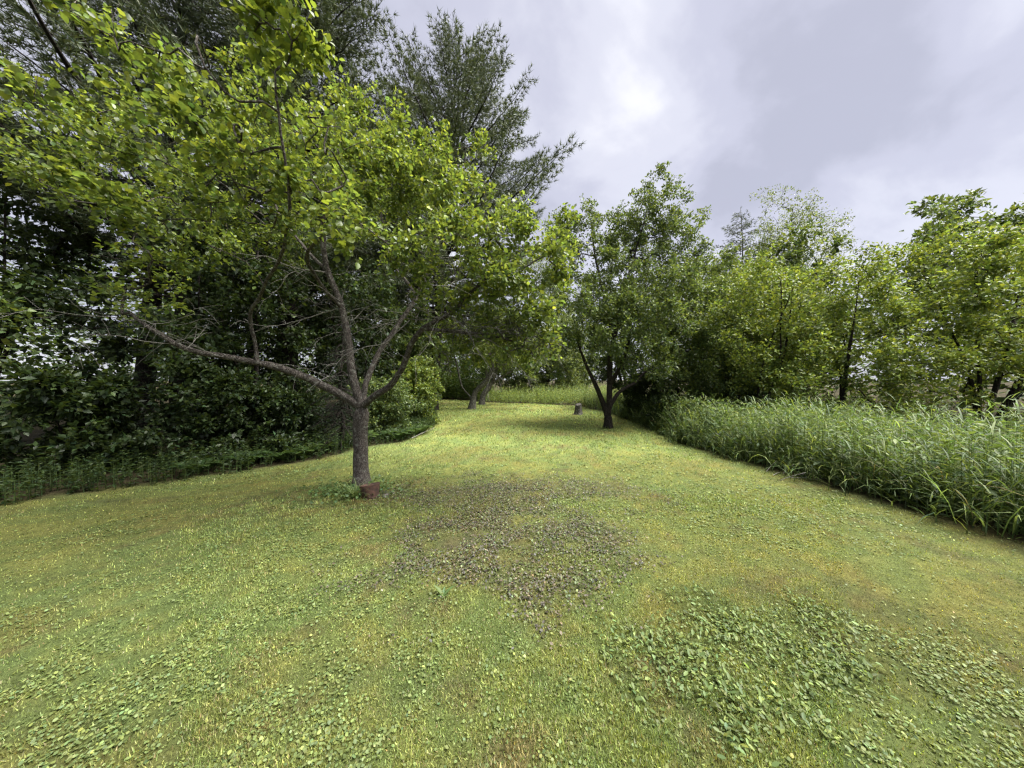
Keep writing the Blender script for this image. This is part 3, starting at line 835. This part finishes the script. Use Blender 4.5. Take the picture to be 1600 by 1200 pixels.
# far end
t_willow = auto_tree('pale willow bush at the far end of the lawn', 1.2, 25.5, 4.8, 2.6, G_PALE, .14, 26, 1.0, 4, .1, 'willow_bush', 'bush')
copy_thing(t_willow, 'grey-green willow bush behind the stump', 4.4, 25.2, 2.2, 0.95)
t_far = auto_tree('tall maple closing the far end of the lawn in the middle', -1.0, 30.0, 9.0, 3.6, G_MID, .19, 22, 1.0, 2, .1)
copy_thing(t_far, 'tall maple closing the far end of the lawn on the right', 6.5, 30.0, 1.9, 1.05)
auto_tree('pale-trunked birch beside the leaning apple trees', -1.75, 22.5, 7.2, 1.7, G_LIME, .13, 24, 1.0, 1, .35, bark=M_DEAD, tr_r=.09)
copy_thing(t_pop, 'tall poplar standing behind the far end of the lawn, left of the dark-trunked apple tree', 2.6, 25.5, 1.9, 1.12)
copy_thing(t_pop, 'tall poplar behind the leaning apple trees', -2.6, 27.0, .7, 1.0)
copy_thing(t_ash, 'green ash filling the gap behind the box elder and the maple', 9.6, 12.4, 2.9, .95)
copy_thing(t_lime, 'lime maple crowding behind the tall grass beside the dark shrub', 8.6, 12.6, 1.1, 1.2)
copy_thing(t_ash, 'tall ash rising behind the box elder at the right edge of the photograph', 12.7, 14.6, .6, 1.22)
# left side
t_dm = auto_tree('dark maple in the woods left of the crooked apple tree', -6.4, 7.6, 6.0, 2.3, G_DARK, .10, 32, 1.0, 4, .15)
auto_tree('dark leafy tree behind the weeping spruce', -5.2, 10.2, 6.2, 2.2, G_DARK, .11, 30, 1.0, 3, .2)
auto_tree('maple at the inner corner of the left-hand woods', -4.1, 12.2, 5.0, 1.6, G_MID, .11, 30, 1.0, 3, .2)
t_fl = auto_tree('green maple along the far left edge of the lawn', -6.3, 17.5, 7.5, 2.4, G_LIME, .13, 26, 1.0, 2, .15)
copy_thing(t_fl, 'leafy maple closing the far end of the lawn on the left', -5.2, 28.0, 2.5, 1.12)
copy_thing(pine_b, 'broad pine at the outer left above the dark maples', -11.5, 9.5, 1.2, 1.0)
copy_thing(pine_a, 'dark pine deep in the woods at the far left', -10.5, 14.0, 2.0, .95)
copy_thing(pine_b, 'second pine half hidden behind the feathery pine', -7.4, 18.5, 2.4, .95)
t_deep = auto_tree('tall dark maple deep in the left-hand woods', -10.5, 12.0, 11.0, 3.4, G_DARK, .14, 24, 1.0, 2, .12)
copy_thing(t_deep, 'tall maple deep in the woods behind the feathery pine', -8.0, 16.5, 2.1, 1.0)
copy_thing(t_dm, 'dark maple at the outer left of the woods', -11.5, 6.5, 1.7, 1.3)
copy_thing(t_young, 'leafy maple nearest the camera on the outer left', -10.5, 3.6, 2.4, 1.1)
# shrubs of the left bed
SH = 'shrubs along the left edge of the lawn'
auto_tree('yellow-green leafy shrub bulging onto the lawn left of the leaning apple trees', -3.4, 10.7, 2.7, 1.15, G_LIME, .075, 45, .5, 6, .1, 'leafy_shrub', 'bush', SH, tr_r=.02, spread=.10)
auto_tree('green shrub just right of the crooked apple trunk', -3.7, 8.9, 1.9, 1.1, G_MID, .07, 45, .5, 6, .05, 'leafy_shrub', 'bush', SH, tr_r=.02, spread=.10)
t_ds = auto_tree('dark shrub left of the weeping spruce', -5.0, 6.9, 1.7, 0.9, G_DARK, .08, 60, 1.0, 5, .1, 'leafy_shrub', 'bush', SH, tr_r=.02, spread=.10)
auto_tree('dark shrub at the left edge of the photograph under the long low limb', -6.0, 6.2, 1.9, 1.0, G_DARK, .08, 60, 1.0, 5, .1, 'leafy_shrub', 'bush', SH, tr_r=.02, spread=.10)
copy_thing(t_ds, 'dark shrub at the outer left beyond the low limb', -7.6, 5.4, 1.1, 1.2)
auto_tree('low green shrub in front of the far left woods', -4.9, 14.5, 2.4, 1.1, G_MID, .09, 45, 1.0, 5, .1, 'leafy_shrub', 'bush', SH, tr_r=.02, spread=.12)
SR = 'shrubs along the right edge of the lawn'
auto_tree('low dark leafy bush in the shade just right of the dark apple trunk', 4.95, 9.7, 1.25, .75, G_DARK, .07, 60, .7, 6, .03, 'leafy_shrub', 'bush', SR, tr_r=.015, spread=.10)
auto_tree('low green leafy bush at the near end of the shade, before the tall grass begins', 5.05, 8.4, 1.1, .75, G_MID, .07, 60, .6, 6, .03, 'leafy_shrub', 'bush', SR, tr_r=.015, spread=.10)
auto_tree('dark round shrub behind the dark apple trunk', 5.3, 12.4, 2.2, 1.0, G_DARK, .08, 45, 1.0, 5, .05, 'leafy_shrub', 'bush', SR, tr_r=.02, spread=.12)
copy_thing(t_ds, 'dark shrub rising behind the tall grass on the right', 8.2, 11.0, 2.3, 1.25, SR)

# ---- the woods beyond, one mass
def woods(n, leaf):
    a = rng.uniform(-1.75, 1.75, n * 2); rr = rng.uniform(22, 42, n * 2)
    x = np.sin(a) * rr; y = np.cos(a) * rr
    k = (y > -2) & ((np.abs(x) > 16) | (y > 31)); x, y = x[k][:n], y[k][:n]; n = len(x)
    h = 5.0 + 7.0 * fbm(x, y, .22, 3, 300.) + 2.5 * (fbm(x, y, .9, 2, 310.) - .5)
    z = h * .96 * rng.random(n) ** .85
    P = np.stack([x, y, z], 1) + rng.normal(0, .3, (n, 3)); P[:, 2] = np.maximum(P[:, 2], .1)
    q = rng.uniform(0, 6.28, n)
    Y = np.stack([np.cos(q), np.sin(q), rng.uniform(-.4, .6, n)], 1)
    c = jitter_col((.055, .09, .026), n, .3); w = fbm(x, y, .35, 2, 320.) > .5; c[w] = jitter_col((.085, .125, .03), w.sum(), .25)
    L = leaf * np.exp(np.clip(rng.normal(0, .3, n), -.6, .3))
    v, f, s, c = scatter(T_LEAF, P, Y, unit(np.array([0, 0, .8]) + rng.normal(0, .6, (n, 3))), L, L * .6, c)
    o = link('woods', make_mesh('woods', v, f, s, M_LEAF, c), None, 'stuff')
    o['label'] = 'green mass of woods behind the trees around the lawn'; o['category'] = 'woods'
woods(46000, .33)

# =================================================================== low plants
def pts_region(n, x0, x1, y0, y1):
    return rng.uniform(x0, x1, n), rng.uniform(y0, y1, n)
def ang_dirs(n, tilt):
    """unit vectors leaning away from vertical by about `tilt`, and their lean direction"""
    a = rng.uniform(0, 6.283, n); t = np.abs(rng.normal(0, tilt, n))
    lean = np.stack([np.cos(a), np.sin(a), np.zeros(n)], 1)
    return unit(lean * np.sin(t)[:, None] + np.array([0, 0, 1]) * np.cos(t)[:, None]), lean

def leafy_stems(n, x0, x1, y0, y1, h, sel, cols, leaf, k=12, T=None, wr=.38):
    x, y = pts_region(n, x0, x1, y0, y1); s_ = sel(x, y); x, y = x[s_], y[s_]; n = len(x)
    hh = h * rng.uniform(.5, 1.15, n) * (.55 + .9 * fbm(x, y, 1.1, 3, 600.))
    Y, lean = ang_dirs(n, .12)
    P0 = np.stack([x, y, gz(x, y)], 1)
    u = np.tile((np.arange(k) + .6) / k, n)
    P = np.repeat(P0, k, 0) + np.repeat(Y * hh[:, None], k, 0) * u[:, None]
    a = rng.uniform(0, 6.28, n * k)
    dY = unit(np.stack([np.cos(a), np.sin(a), rng.uniform(-.1, .7, n * k)], 1))
    cc = np.zeros((n * k, 3)); pk = rng.integers(0, len(cols), n * k)
    for q, c in enumerate(cols):
        cc[pk == q] = jitter_col(c, (pk == q).sum(), .2, .1)
    L = leaf * np.exp(rng.normal(0, .2, n * k)) * (1.15 - .4 * u)
    nv = np.array([0, 0, 1.]) + rng.normal(0, .3, (n * k, 3))
    if T is not None:
        nv = dY * np.array([1, 1, -1.]); dY = unit(dY + np.array([0, 0, .9]))
    lv = scatter(T_LEAF if T is None else T, P, dY, nv, L, L * wr, cc)
    st = scatter(T_NEEDLE, P0, Y, lean, hh, np.full(n, .012), jitter_col((.06, .09, .03), n))
    return merge([lv, st])
# ---- tall grass on the right
def tall_grass(n, x0, x1, y0, y1, h, w, cols, sel, name, tilt=.5, T=T_LONG):
    x, y = pts_region(n, x0, x1, y0, y1)
    k = sel(x, y); x, y = x[k], y[k]; n = len(x)
    Y, lean = ang_dirs(n, tilt)
    P = np.stack([x, y, gz(x, y) - .01], 1)
    hh = h * (0.55 + 0.45 * rng.random(n)) * (0.5 + fbm(x, y, .9, 3, 200.))
    cc = np.zeros((n, 3)); pk = rng.integers(0, len(cols), n)
    for q, c in enumerate(cols):
        cc[pk == q] = jitter_col(c, (pk == q).sum(), .22, .1)
    dry = rng.random(n) < .05; cc[dry] = jitter_col((.30, .25, .15), dry.sum(), .2)
    return scatter(T, P, Y, lean, hh, w * np.exp(rng.normal(0, .2, n)), cc)
GR = [(0.100, 0.150, 0.050), (0.145, 0.200, 0.066), (0.172, 0.225, 0.086), (0.07, 0.11, 0.036)]
edge = lambda x, y: x - xr(y) - .55 * (fbm(x, y, 1.5, 4, 7.) - .5)
p1 = tall_grass(6500, 4.0, 9.5, 3.0, 9.5, 1.0, .011, GR, lambda x, y: edge(x, y) > .05, 'x')
p2 = tall_grass(6000, 4.0, 13, 9.0, 19, 1.0, .018, GR, lambda x, y: edge(x, y) > .05, 'x', T=T_BLADE)
p3 = tall_grass(5000, 4.4, 12, -.5, 3.2, 1.0, .013, GR, lambda x, y: edge(x, y) > .1, 'x')
p4 = leafy_stems(3200, 4.0, 9.5, 2.5, 10.5, .98, lambda x, y: edge(x, y) > .05, GR, .22, 8, T_BLADE, .05)
p5 = leafy_stems(900, 3.9, 6, 3.0, 13, .35, lambda x, y: (edge(x, y) > -.25) & (edge(x, y) < .3), GR, .16, 6, T_BLADE, .055)
v, f, s, c = merge([p1, p2, p3, p4, p5])
o = link('tall_grass', make_mesh('tall_grass', v, f, s, M_HERB, c), None, 'stuff')
o['label'] = 'tall arching uncut grass along the right edge of the lawn'; o['category'] = 'grass'

# ---- bright weeds at the far end of the lawn
WEED = [(0.170, 0.225, 0.075), (0.215, 0.270, 0.100), (0.125, 0.175, 0.058)]
a0_ = leafy_stems(2200, -16, -2.0, 23, 33, 3.2, lambda x, y: y > far(x) + .2, [(.09, .13, .04), (.06, .1, .03)], .3)
a_ = leafy_stems(2600, -2.5, 9, 18, 26, 1.05, lambda x, y: (y > far(x) + .1) | (x > xr(y) + .1), WEED, .13)
v, f, s, c = merge([a_, a0_])
o = link('goldenrod_weeds', make_mesh('goldenrod_weeds', v, f, s, M_HERB, c), None, 'stuff')
o['label'] = 'bright green waist-high weeds across the far end of the lawn'; o['category'] = 'weeds'
# dark leafy herbs at the foot of the tall grass
a_ = leafy_stems(1500, 4.0, 6.2, 3.5, 14, .5, lambda x, y: (edge(x, y) > -.05) & (edge(x, y) < .6), [(0.05, .085, .025), (.08, .12, .035), (.035, .06, .02)], .11, 9)
b_ = leafy_stems(900, 4.3, 9, 9.5, 17, 1.0, lambda x, y: edge(x, y) > .2, [(0.05, .085, .025), (.08, .12, .035), (.035, .06, .02)], .12, 10)
c_ = leafy_stems(4600, 4.0, 9.5, 2.5, 10, .9, lambda x, y: edge(x, y) > .15, [(.10, .15, .05), (.15, .20, .07), (.075, .12, .04)], .10, 11)
v, f, s, c = merge([a_, b_, c_])
o = link('edge_herbs', make_mesh('edge_herbs', v, f, s, M_HERB, c), None, 'stuff')
o['label'] = 'leafy green weeds mixed into the tall grass bank on the right'; o['category'] = 'herbs'
# undergrowth of the left bed
ledge = lambda x, y: xl(y) - x - .25 * (fbm(x, y, 2., 3, 7.) - .5)
a_ = leafy_stems(9000, -9, -2.3, 3.0, 16, .42, lambda x, y: (ledge(x, y) > -.02) & (ledge(x, y) < 2.6), [(.040, .066, .022), (.055, .085, .028), (.028, .048, .018)], .07, 9)
v, f, s, c = a_
o = link('undergrowth', make_mesh('undergrowth', v, f, s, M_HERB, c), None, 'stuff')
o['label'] = 'dark leafy undergrowth along the left edge of the lawn'; o['category'] = 'undergrowth'

# ---- ferns
def fern_mesh(nf, h, cols):
    parts = []
    for k in range(nf):
        a = 6.283 * k / nf + rng.uniform(-.3, .3); ln = h * rng.uniform(.8, 1.15)
        dr = np.array([math.cos(a), math.sin(a), 0]); m = 22
        u = np.linspace(.12, 1, m)[:, None]
        pts = dr * ln * .75 * u + np.array([0, 0, 1]) * ln * (1.05 * u - .62 * u ** 2.2)
        t = unit(np.gradient(pts, axis=0)); sd_ = unit(np.cross(t, [0, 0, 1.])); nn = np.cross(sd_, t)
        w = ln * .2 * np.sin(np.pi * np.clip(u[:, 0] * .93 + .07, 0, 1)) ** .8
        for sg in (-1, 1):
            parts.append(scatter(T_LEAF, pts, sd_ * sg + t * .45, nn, w + .01, np.full(m, ln * .045), jitter_col(cols, m, .15)))
        parts.append(scatter(T_NEEDLE, np.zeros((1, 3)), pts[m // 2:m // 2 + 1], dr[None], np.array([np.linalg.norm(pts[m // 2])]), np.array([.012]), jitter_col(cols, 1)))
    return merge(parts)
fern_me = []
for c0 in ((.060, .10, .028), (.075, .12, .032), (.045, .08, .024)):
    v, f, s, c = fern_mesh(9, .62, c0); fern_me.append(make_mesh('fern', v, f, s, M_HERB, c))
fspots = []
for k in range(30):
    y = rng.uniform(7.2, 11.5); fspots.append((xl(y) - rng.uniform(.1, 1.3), y, .8, 'feathery green fern in the bed right of the crooked apple trunk', 'ferns right of the crooked apple trunk'))
for k in range(12):
    y = rng.uniform(5.0, 6.8); fspots.append((xl(y) - rng.uniform(.2, 1.2), y, .7, 'shaded fern at the foot of the dark shrubs on the left', 'ferns under the dark left shrubs'))
for k in range(12):
    y = rng.uniform(8.5, 13); fspots.append((xr(y) + rng.uniform(1.2, 3.4), y, 1.7, 'large arching fern behind the tall grass on the right', 'ferns behind the tall grass'))
for k, (x, y, sc_, lab, grp) in enumerate(fspots):
    o = link('fern', fern_me[k % 3], None, None, base_at(x, y))
    o.rotation_euler = (0, 0, rng.uniform(0, 6.28)); z_ = sc_ * rng.uniform(.8, 1.2); o.scale = (z_, z_, z_)
    o['label'] = lab; o['category'] = 'fern'; o['group'] = grp

# ---- lawn cover
def lawn_pts(n, dmin=.7, dmax=23.0):
    y = dmin * (dmax / dmin) ** rng.random(n)
    x = rng.uniform(-1, 1, n) * (1.75 * y + 1.2)
    k = (lawn_in(x, y) > .02)
    return x[k], y[k]
def lod(y, near=2.2, p=.8): return np.maximum(1, y / near) ** p

x, y = lawn_pts(400000)
xa = 1.05 * (4.2 / 1.05) ** rng.random(250000); xb = rng.uniform(-1.08, 1.08, 250000) * xa      # closer sward underfoot
x = np.concatenate([x, xb]); y = np.concatenate([y, xa])
P_, Mo, B, Cl, Br = masks(x, y)
k = rng.random(len(x)) > np.clip(B * .35 + P_ * .7 + Br * .3, 0, .92)
x, y, P_, Mo, B, Cl, Br = (a[k] for a in (x, y, P_, Mo, B, Cl, Br)); n = len(x)
Y, lean = ang_dirs(n, .9)
cg = ground_col(x, y) * 1.45 * np.exp(rng.normal(.05, .42, (n, 1)))
dry = rng.random(n) < .10; cg[dry] = jitter_col((.30, .26, .14), dry.sum(), .25)
grn = rng.random(n) < .28; cg[grn] = jitter_col((.140, .185, .050), grn.sum(), .3)
hb = rng.uniform(.008, .026, n) * lod(y, 2.5, .7) * (1 - .45 * Mo) * (.65 + .8 * fbm(x, y, 8.5, 3, 520.))
v, f, s, c = scatter(T_NEEDLE, np.stack([x, y, gz(x, y) - .002], 1), Y, lean, hb, .0046 * lod(y, 2.2, .95) * np.exp(rng.normal(0, .3, n)), cg)
o = link('lawn_grass', make_mesh('lawn_grass', v, f, s, M_HERB, c), None, 'stuff')
o['label'] = 'short mossy yellow-green mown grass of the lawn'; o['category'] = 'grass'

x, y = lawn_pts(330000)
P_, Mo, B, Cl, Br = masks(x, y)
k = rng.random(len(x)) < np.clip(Cl * 1.0 + .10, 0, 1) * sstep(.32, .54, fbm(x, y, 6.0, 3, 540.)) * (1 - .75 * blob(x, y, .35, 1.4, 1.0, .5, 3, .6, 33.)) * (1 - B * .7) * (1 - P_ * .8) * (1 - Br * .6) * np.where(y > 9, .4, 1)
x, y = x[k], y[k]; n = len(x)
a = rng.uniform(0, 6.28, n)
Y = np.stack([np.cos(a), np.sin(a), rng.normal(0, .25, n)], 1); Nn = unit(np.array([0, 0, 1.]) + rng.normal(0, .3, (n, 3)))
L = rng.uniform(.006, .019, n) * lod(y, 2.4, .85)
cc = jitter_col((.138, .178, .060), n, .3); pl = rng.random(n) < .15; cc[pl] = jitter_col((.19, .225, .09), pl.sum(), .2)
PP = np.stack([x, y, gz(x, y) + rng.uniform(.003, .018, n)], 1); nr = y < 3.6
v, f, s, c = merge([scatter(T, PP[q], Y[q], Nn[q], L[q], L[q] * w_, cc[q]) for T, q, w_ in ((T_ROUND, nr, .85), (T_LEAF, ~nr, 1.0))])
o = link('clover', make_mesh('clover', v, f, s, M_HERB, c), None, 'stuff')
o['label'] = 'green clover leaves in patches over the lawn'; o['category'] = 'clover'

x = rng.uniform(-2.4, 2.4, 120000); y = rng.uniform(1.8, 5.5, 120000)
P_, Mo, B, Cl, Br = masks(x, y)
k = rng.random(len(x)) < np.minimum(P_, .7) * (1 - Mo * .7) * sstep(.2, .5, fbm(x, y, 4., 3, 400.))
x, y = x[k], y[k]; n = len(x)
a = rng.uniform(0, 6.28, n)
Y = np.stack([np.cos(a), np.sin(a), rng.uniform(.0, .7, n)], 1); Nn = unit(np.array([0, 0, 1.]) + rng.normal(0, .3, (n, 3)))
L = rng.uniform(.011, .026, n)
cc = jitter_col((.102, .088, .070), n, .42, .10); g2 = rng.random(n) < .36; cc[g2] = jitter_col((.130, .155, .070), g2.sum(), .3)
v, f, s, c = scatter(T_ROUND, np.stack([x, y, gz(x, y) + rng.uniform(.004, .026, n)], 1), Y, Nn, L, L * .7, cc)
o = link('bugleweed', make_mesh('bugleweed', v, f, s, M_HERB, c), None, 'stuff')
o['label'] = 'dull purple-brown creeping leaves in the middle of the lawn'; o['category'] = 'ground cover'

x = rng.uniform(.5, 3.1, 40000); y = rng.uniform(1.1, 2.9, 40000)
k = (masks(x, y)[4] * (.35 + sstep(.35, .6, fbm(x, y, 4., 3, 560.))) > .1 + rng.random(len(x))) & (y > 1.0); x, y = x[k], y[k]; n = len(x)
a = rng.uniform(0, 6.28, n)
Y = np.stack([np.cos(a), np.sin(a), rng.uniform(.1, .9, n)], 1); Nn = unit(np.array([0, 0, 1.]) + rng.normal(0, .3, (n, 3)))
L = .011 + .026 * rng.random(n) ** 1.6
cc = jitter_col((.135, .180, .058), n, .3, .1)
v, f, s, c = scatter(T_ROUND, np.stack([x, y, gz(x, y) + rng.uniform(.006, .03, n)], 1), Y, Nn, L, L * .48, cc)
o = link('broadleaf_weeds', make_mesh('broadleaf_weeds', v, f, s, M_HERB, c), None, 'stuff')
o['label'] = 'lush patch of oval green weed leaves at the lower right of the lawn'; o['category'] = 'weeds'

# ---- one upright plantain in the lawn
b = base_at(-.5, 2.24)
rt = thing('plantain_plant', 'single long-leaved plantain sprouting from the mossy lawn', 'plant', b)
for a_, ln in ((2.7, .11), (.5, .10), (1.6, .07), (4.0, .06), (5.4, .06)):
    v, f, s, c = scatter(T_OVATE, np.zeros((1, 3)), np.array([[math.cos(a_), math.sin(a_), .8]]), np.array([[0, 0, 1.]]), ln, ln * .28, jitter_col((.10, .16, .05), 1, .1))
    link('leaf', make_mesh('leaf', v, f, s, M_HERB, c, True), rt, None, (0, 0, .015))

# ---- stump
def stump():
    b = base_at(3.02, 14.0)
    rt = thing('tree_stump', 'grey weathered tree stump on the lawn behind the dark-trunked apple tree', 'stump', b)
    seg = 20; ang = np.linspace(0, 6.283, seg, endpoint=False); V = []; h = .5
    fl = 1 + .18 * np.sin(ang * 4 + 1) + .08 * np.sin(ang * 9)
    for z, r in ((-.02, .26), (.04, .21), (.12, .17), (.28, .15), (.42, .145), (.48, .14)):
        rr = r * (1 + (fl - 1) * max(.25, 1 - z / .3)) * (1 + .04 * rng.normal(size=seg))
        zz = z + (0.05 * np.sin(ang + .7) if z > .4 else 0 * ang)
        V.append(np.stack([np.cos(ang) * rr, np.sin(ang) * rr, zz], 1))
    n = len(V); V = np.concatenate(V)
    i = np.arange(n - 1)[:, None] * seg; j = np.arange(seg)[None]; j2 = (j + 1) % seg
    q = np.stack([i + j, i + j2, i + seg + j2, i + seg + j], -1).reshape(-1, 4)
    link('bark', make_mesh('bark', V, q.ravel(), np.full(len(q), 4), M_BARK_GREY, smooth=True), rt)
    T = V[-seg:].copy(); cpt = T.mean(0) - np.array([0, 0, .015])
    VV = np.vstack([T * np.array([.97, .97, 1]), cpt]); tf = np.stack([np.arange(seg), (np.arange(seg) + 1) % seg, np.full(seg, seg)], 1)
    link('cut_top', make_mesh('cut_top', VV, tf.ravel(), np.full(seg, 3), M_BARK_GREY), rt)
stump()

# ---- rusty pot at the foot of the apple tree
def rust_mat():
    m, t = newmat('rusted_iron'); N = t.nodes.new; L = t.links.new
    o = N('ShaderNodeOutputMaterial'); p = N('ShaderNodeBsdfPrincipled'); p.inputs['Roughness'].default_value = .8
    n1 = N('ShaderNodeTexNoise'); n1.inputs['Scale'].default_value = 22; n1.inputs['Detail'].default_value = 6
    tc = N('ShaderNodeTexCoord'); L(tc.outputs['Object'], n1.inputs['Vector'])
    cr = N('ShaderNodeValToRGB'); e = cr.color_ramp.elements
    e[0].position = .35; e[0].color = (.026, .013, .009, 1); e[1].position = .7; e[1].color = (.085, .040, .026, 1)
    L(n1.outputs['Fac'], cr.inputs[0]); L(cr.outputs[0], p.inputs['Base Color'])
    b = N('ShaderNodeBump'); b.inputs['Strength'].default_value = .4; b.inputs['Distance'].default_value = .01
    L(n1.outputs['Fac'], b.inputs['Height']); L(b.outputs[0], p.inputs['Normal']); L(p.outputs[0], o.inputs['Surface'])
    return m
M_RUST = rust_mat()
def pot():
    b = base_at(-1.93, 4.2)
    rt = thing('metal_pot', 'small rusty brown metal pot sunk in the grass at the apple trunk', 'pot', b)
    rt.rotation_euler = (R(-9), R(-9), 0)
    seg = 28; ang = np.linspace(0, 6.283, seg, endpoint=False)
    prof = [(.098, -.03), (.108, .05), (.120, .12), (.129, .178), (.131, .186), (.128, .190), (.123, .186), (.112, .11), (.102, .10)]
    V = np.concatenate([np.stack([np.cos(ang) * r, np.sin(ang) * r, np.full(seg, z)], 1) for r, z in prof])
    n = len(prof); i = np.arange(n - 1)[:, None] * seg; j = np.arange(seg)[None]; j2 = (j + 1) % seg
    q = np.stack([i + j, i + j2, i + seg + j2, i + seg + j], -1).reshape(-1, 4)
    link('body', make_mesh('body', V, q.ravel(), np.full(len(q), 4), M_RUST, smooth=True), rt)
    m = bpy.data.materials['grey_bark']
    tv = np.vstack([V[-seg:], [[0, 0, .115]]]); tf = np.stack([np.arange(seg), (np.arange(seg) + 1) % seg, np.full(seg, seg)], 1)
    link('soil', make_mesh('soil', tv, tf.ravel(), np.full(seg, 3), M_BARK_DARK), rt)
pot()
# grass tuft beside it, herbs round the trunk
def tuft(x, y, n, h, w, label, cols=GR, tilt=.6):
    Yd, lean = ang_dirs(n, tilt)
    P = np.stack([rng.normal(0, .05, n), rng.normal(0, .05, n), np.full(n, -.005)], 1)
    cc = np.array([jitter_col(cols[k % len(cols)], 1, .2)[0] for k in range(n)])
    v, f, s, c = scatter(T_LONG, P, Yd, lean, h * rng.uniform(.5, 1.1, n), w, cc)
    o = link('grass_tuft', make_mesh('grass_tuft', v, f, s, M_HERB, c), None, 'stuff', base_at(x, y))
    o['label'] = label; o['category'] = 'grass'
tuft(-2.12, 4.17, 130, .30, .006, 'long green grass tuft left of the rusty pot', tilt=.75)
tuft(-2.42, 4.32, 120, .22, .006, 'shorter grass tuft left of the apple trunk', tilt=.8)
tuft(3.0, 9.95, 70, .16, .008, 'grass tuft left of the dark apple trunk on the right', tilt=.7)
tuft(3.36, 10.0, 60, .14, .008, 'grass tuft right of the dark apple trunk on the right', tilt=.7)
tuft(-1.98, 4.5, 60, .14, .006, 'little grass tuft behind the rusty pot', tilt=.7)
n = 900
x = rng.normal(-2.25, .34, n); y = rng.normal(4.4, .24, n); a = rng.uniform(0, 6.28, n)
Y = np.stack([np.cos(a), np.sin(a), rng.uniform(0, .9, n)], 1); L = rng.uniform(.03, .06, n)
v, f, s, c = scatter(T_LEAF, np.stack([x, y, gz(x, y) + rng.uniform(.005, .07, n)], 1), Y, unit(np.array([0, 0, 1.]) + rng.normal(0, .4, (n, 3))), L, L * .7, jitter_col((.075, .125, .04), n, .25))
o = link('trunk_herbs', make_mesh('trunk_herbs', v, f, s, M_HERB, c), None, 'stuff')
o['label'] = 'low green herbs around the foot of the crooked apple tree'; o['category'] = 'herbs'

def rock(name, label, x, y, r, mat, cat='stone', group=None):
    V = []; seg = 10
    for k, ph in enumerate(np.linspace(-1.2, 1.45, 7)):
        a = np.linspace(0, 6.283, seg, endpoint=False)
        V.append(np.stack([np.cos(a) * math.cos(ph), np.sin(a) * math.cos(ph) * .8, np.full(seg, math.sin(ph) * .7)], 1) * r * (1 + .12 * rng.normal(size=(seg, 1))))
    n = 7; V = np.concatenate(V); i = np.arange(n - 1)[:, None] * seg; j = np.arange(seg)[None]; j2 = (j + 1) % seg
    q = np.stack([i + j, i + j2, i + seg + j2, i + seg + j], -1).reshape(-1, 4)
    fl = np.concatenate([q.ravel(), np.arange(seg) + (n - 1) * seg]); sz = np.concatenate([np.full(len(q), 4), [seg]])
    o = link(name, make_mesh(name, V, fl, sz, mat, smooth=True), None, None, base_at(x, y) + np.array([0, 0, r * .4]))
    o['label'] = label; o['category'] = cat
    if group: o['group'] = group
rock('stone', 'small brownish stone touching the right side of the rusty pot', -1.74, 4.22, .055, M_BARK_GREY)
rock('stone', 'small brownish stone lying a little behind the pot and its neighbour', -1.70, 4.36, .045, M_BARK_GREY)

# ---- straw and sticks
def stick(label, pts, r, mat=M_DEAD, name='dry_stick', cat='stick'):
    p = smooth_line([np.array([a, b_, float(gz(np.array(a), np.array(b_))) + c_]) for a, b_, c_ in pts], .1)
    b = p[0].copy(); v, f, s = tubes([(p - b, np.linspace(r, r * .6, len(p)))], 5)
    o = link(name, make_mesh(name, v, f, s, mat, smooth=True), None, None, b); o['label'] = label; o['category'] = cat
stick('pale yellow stick lying along the left lawn edge below the ferns', [(-2.62, 8.0, .05), (-2.5, 8.5, .08), (-2.32, 9.2, .12)], .012)
for k in range(9):
    x0 = 4.15 + .09 * k; y0 = 4.75 + .12 * ((k * 7) % 5); a = rng.uniform(-.7, .7)
    stick(['pale broken reed leaning out of the tall grass at the lower right', 'pale fallen reed lying at the foot of the tall grass at the lower right'][k % 2],
          [(x0, y0, .01), (x0 + .12 * math.cos(a), y0 + .12 * math.sin(a), .08 if k % 2 == 0 else .02), (x0 + .3 * math.cos(a), y0 + .3 * math.sin(a), .16 if k % 2 == 0 else .02)], .006, name='dry_reed', cat='reed')
    bpy.context.scene.collection.objects[-1]['group'] = ['broken reeds', 'fallen reeds'][k % 2]
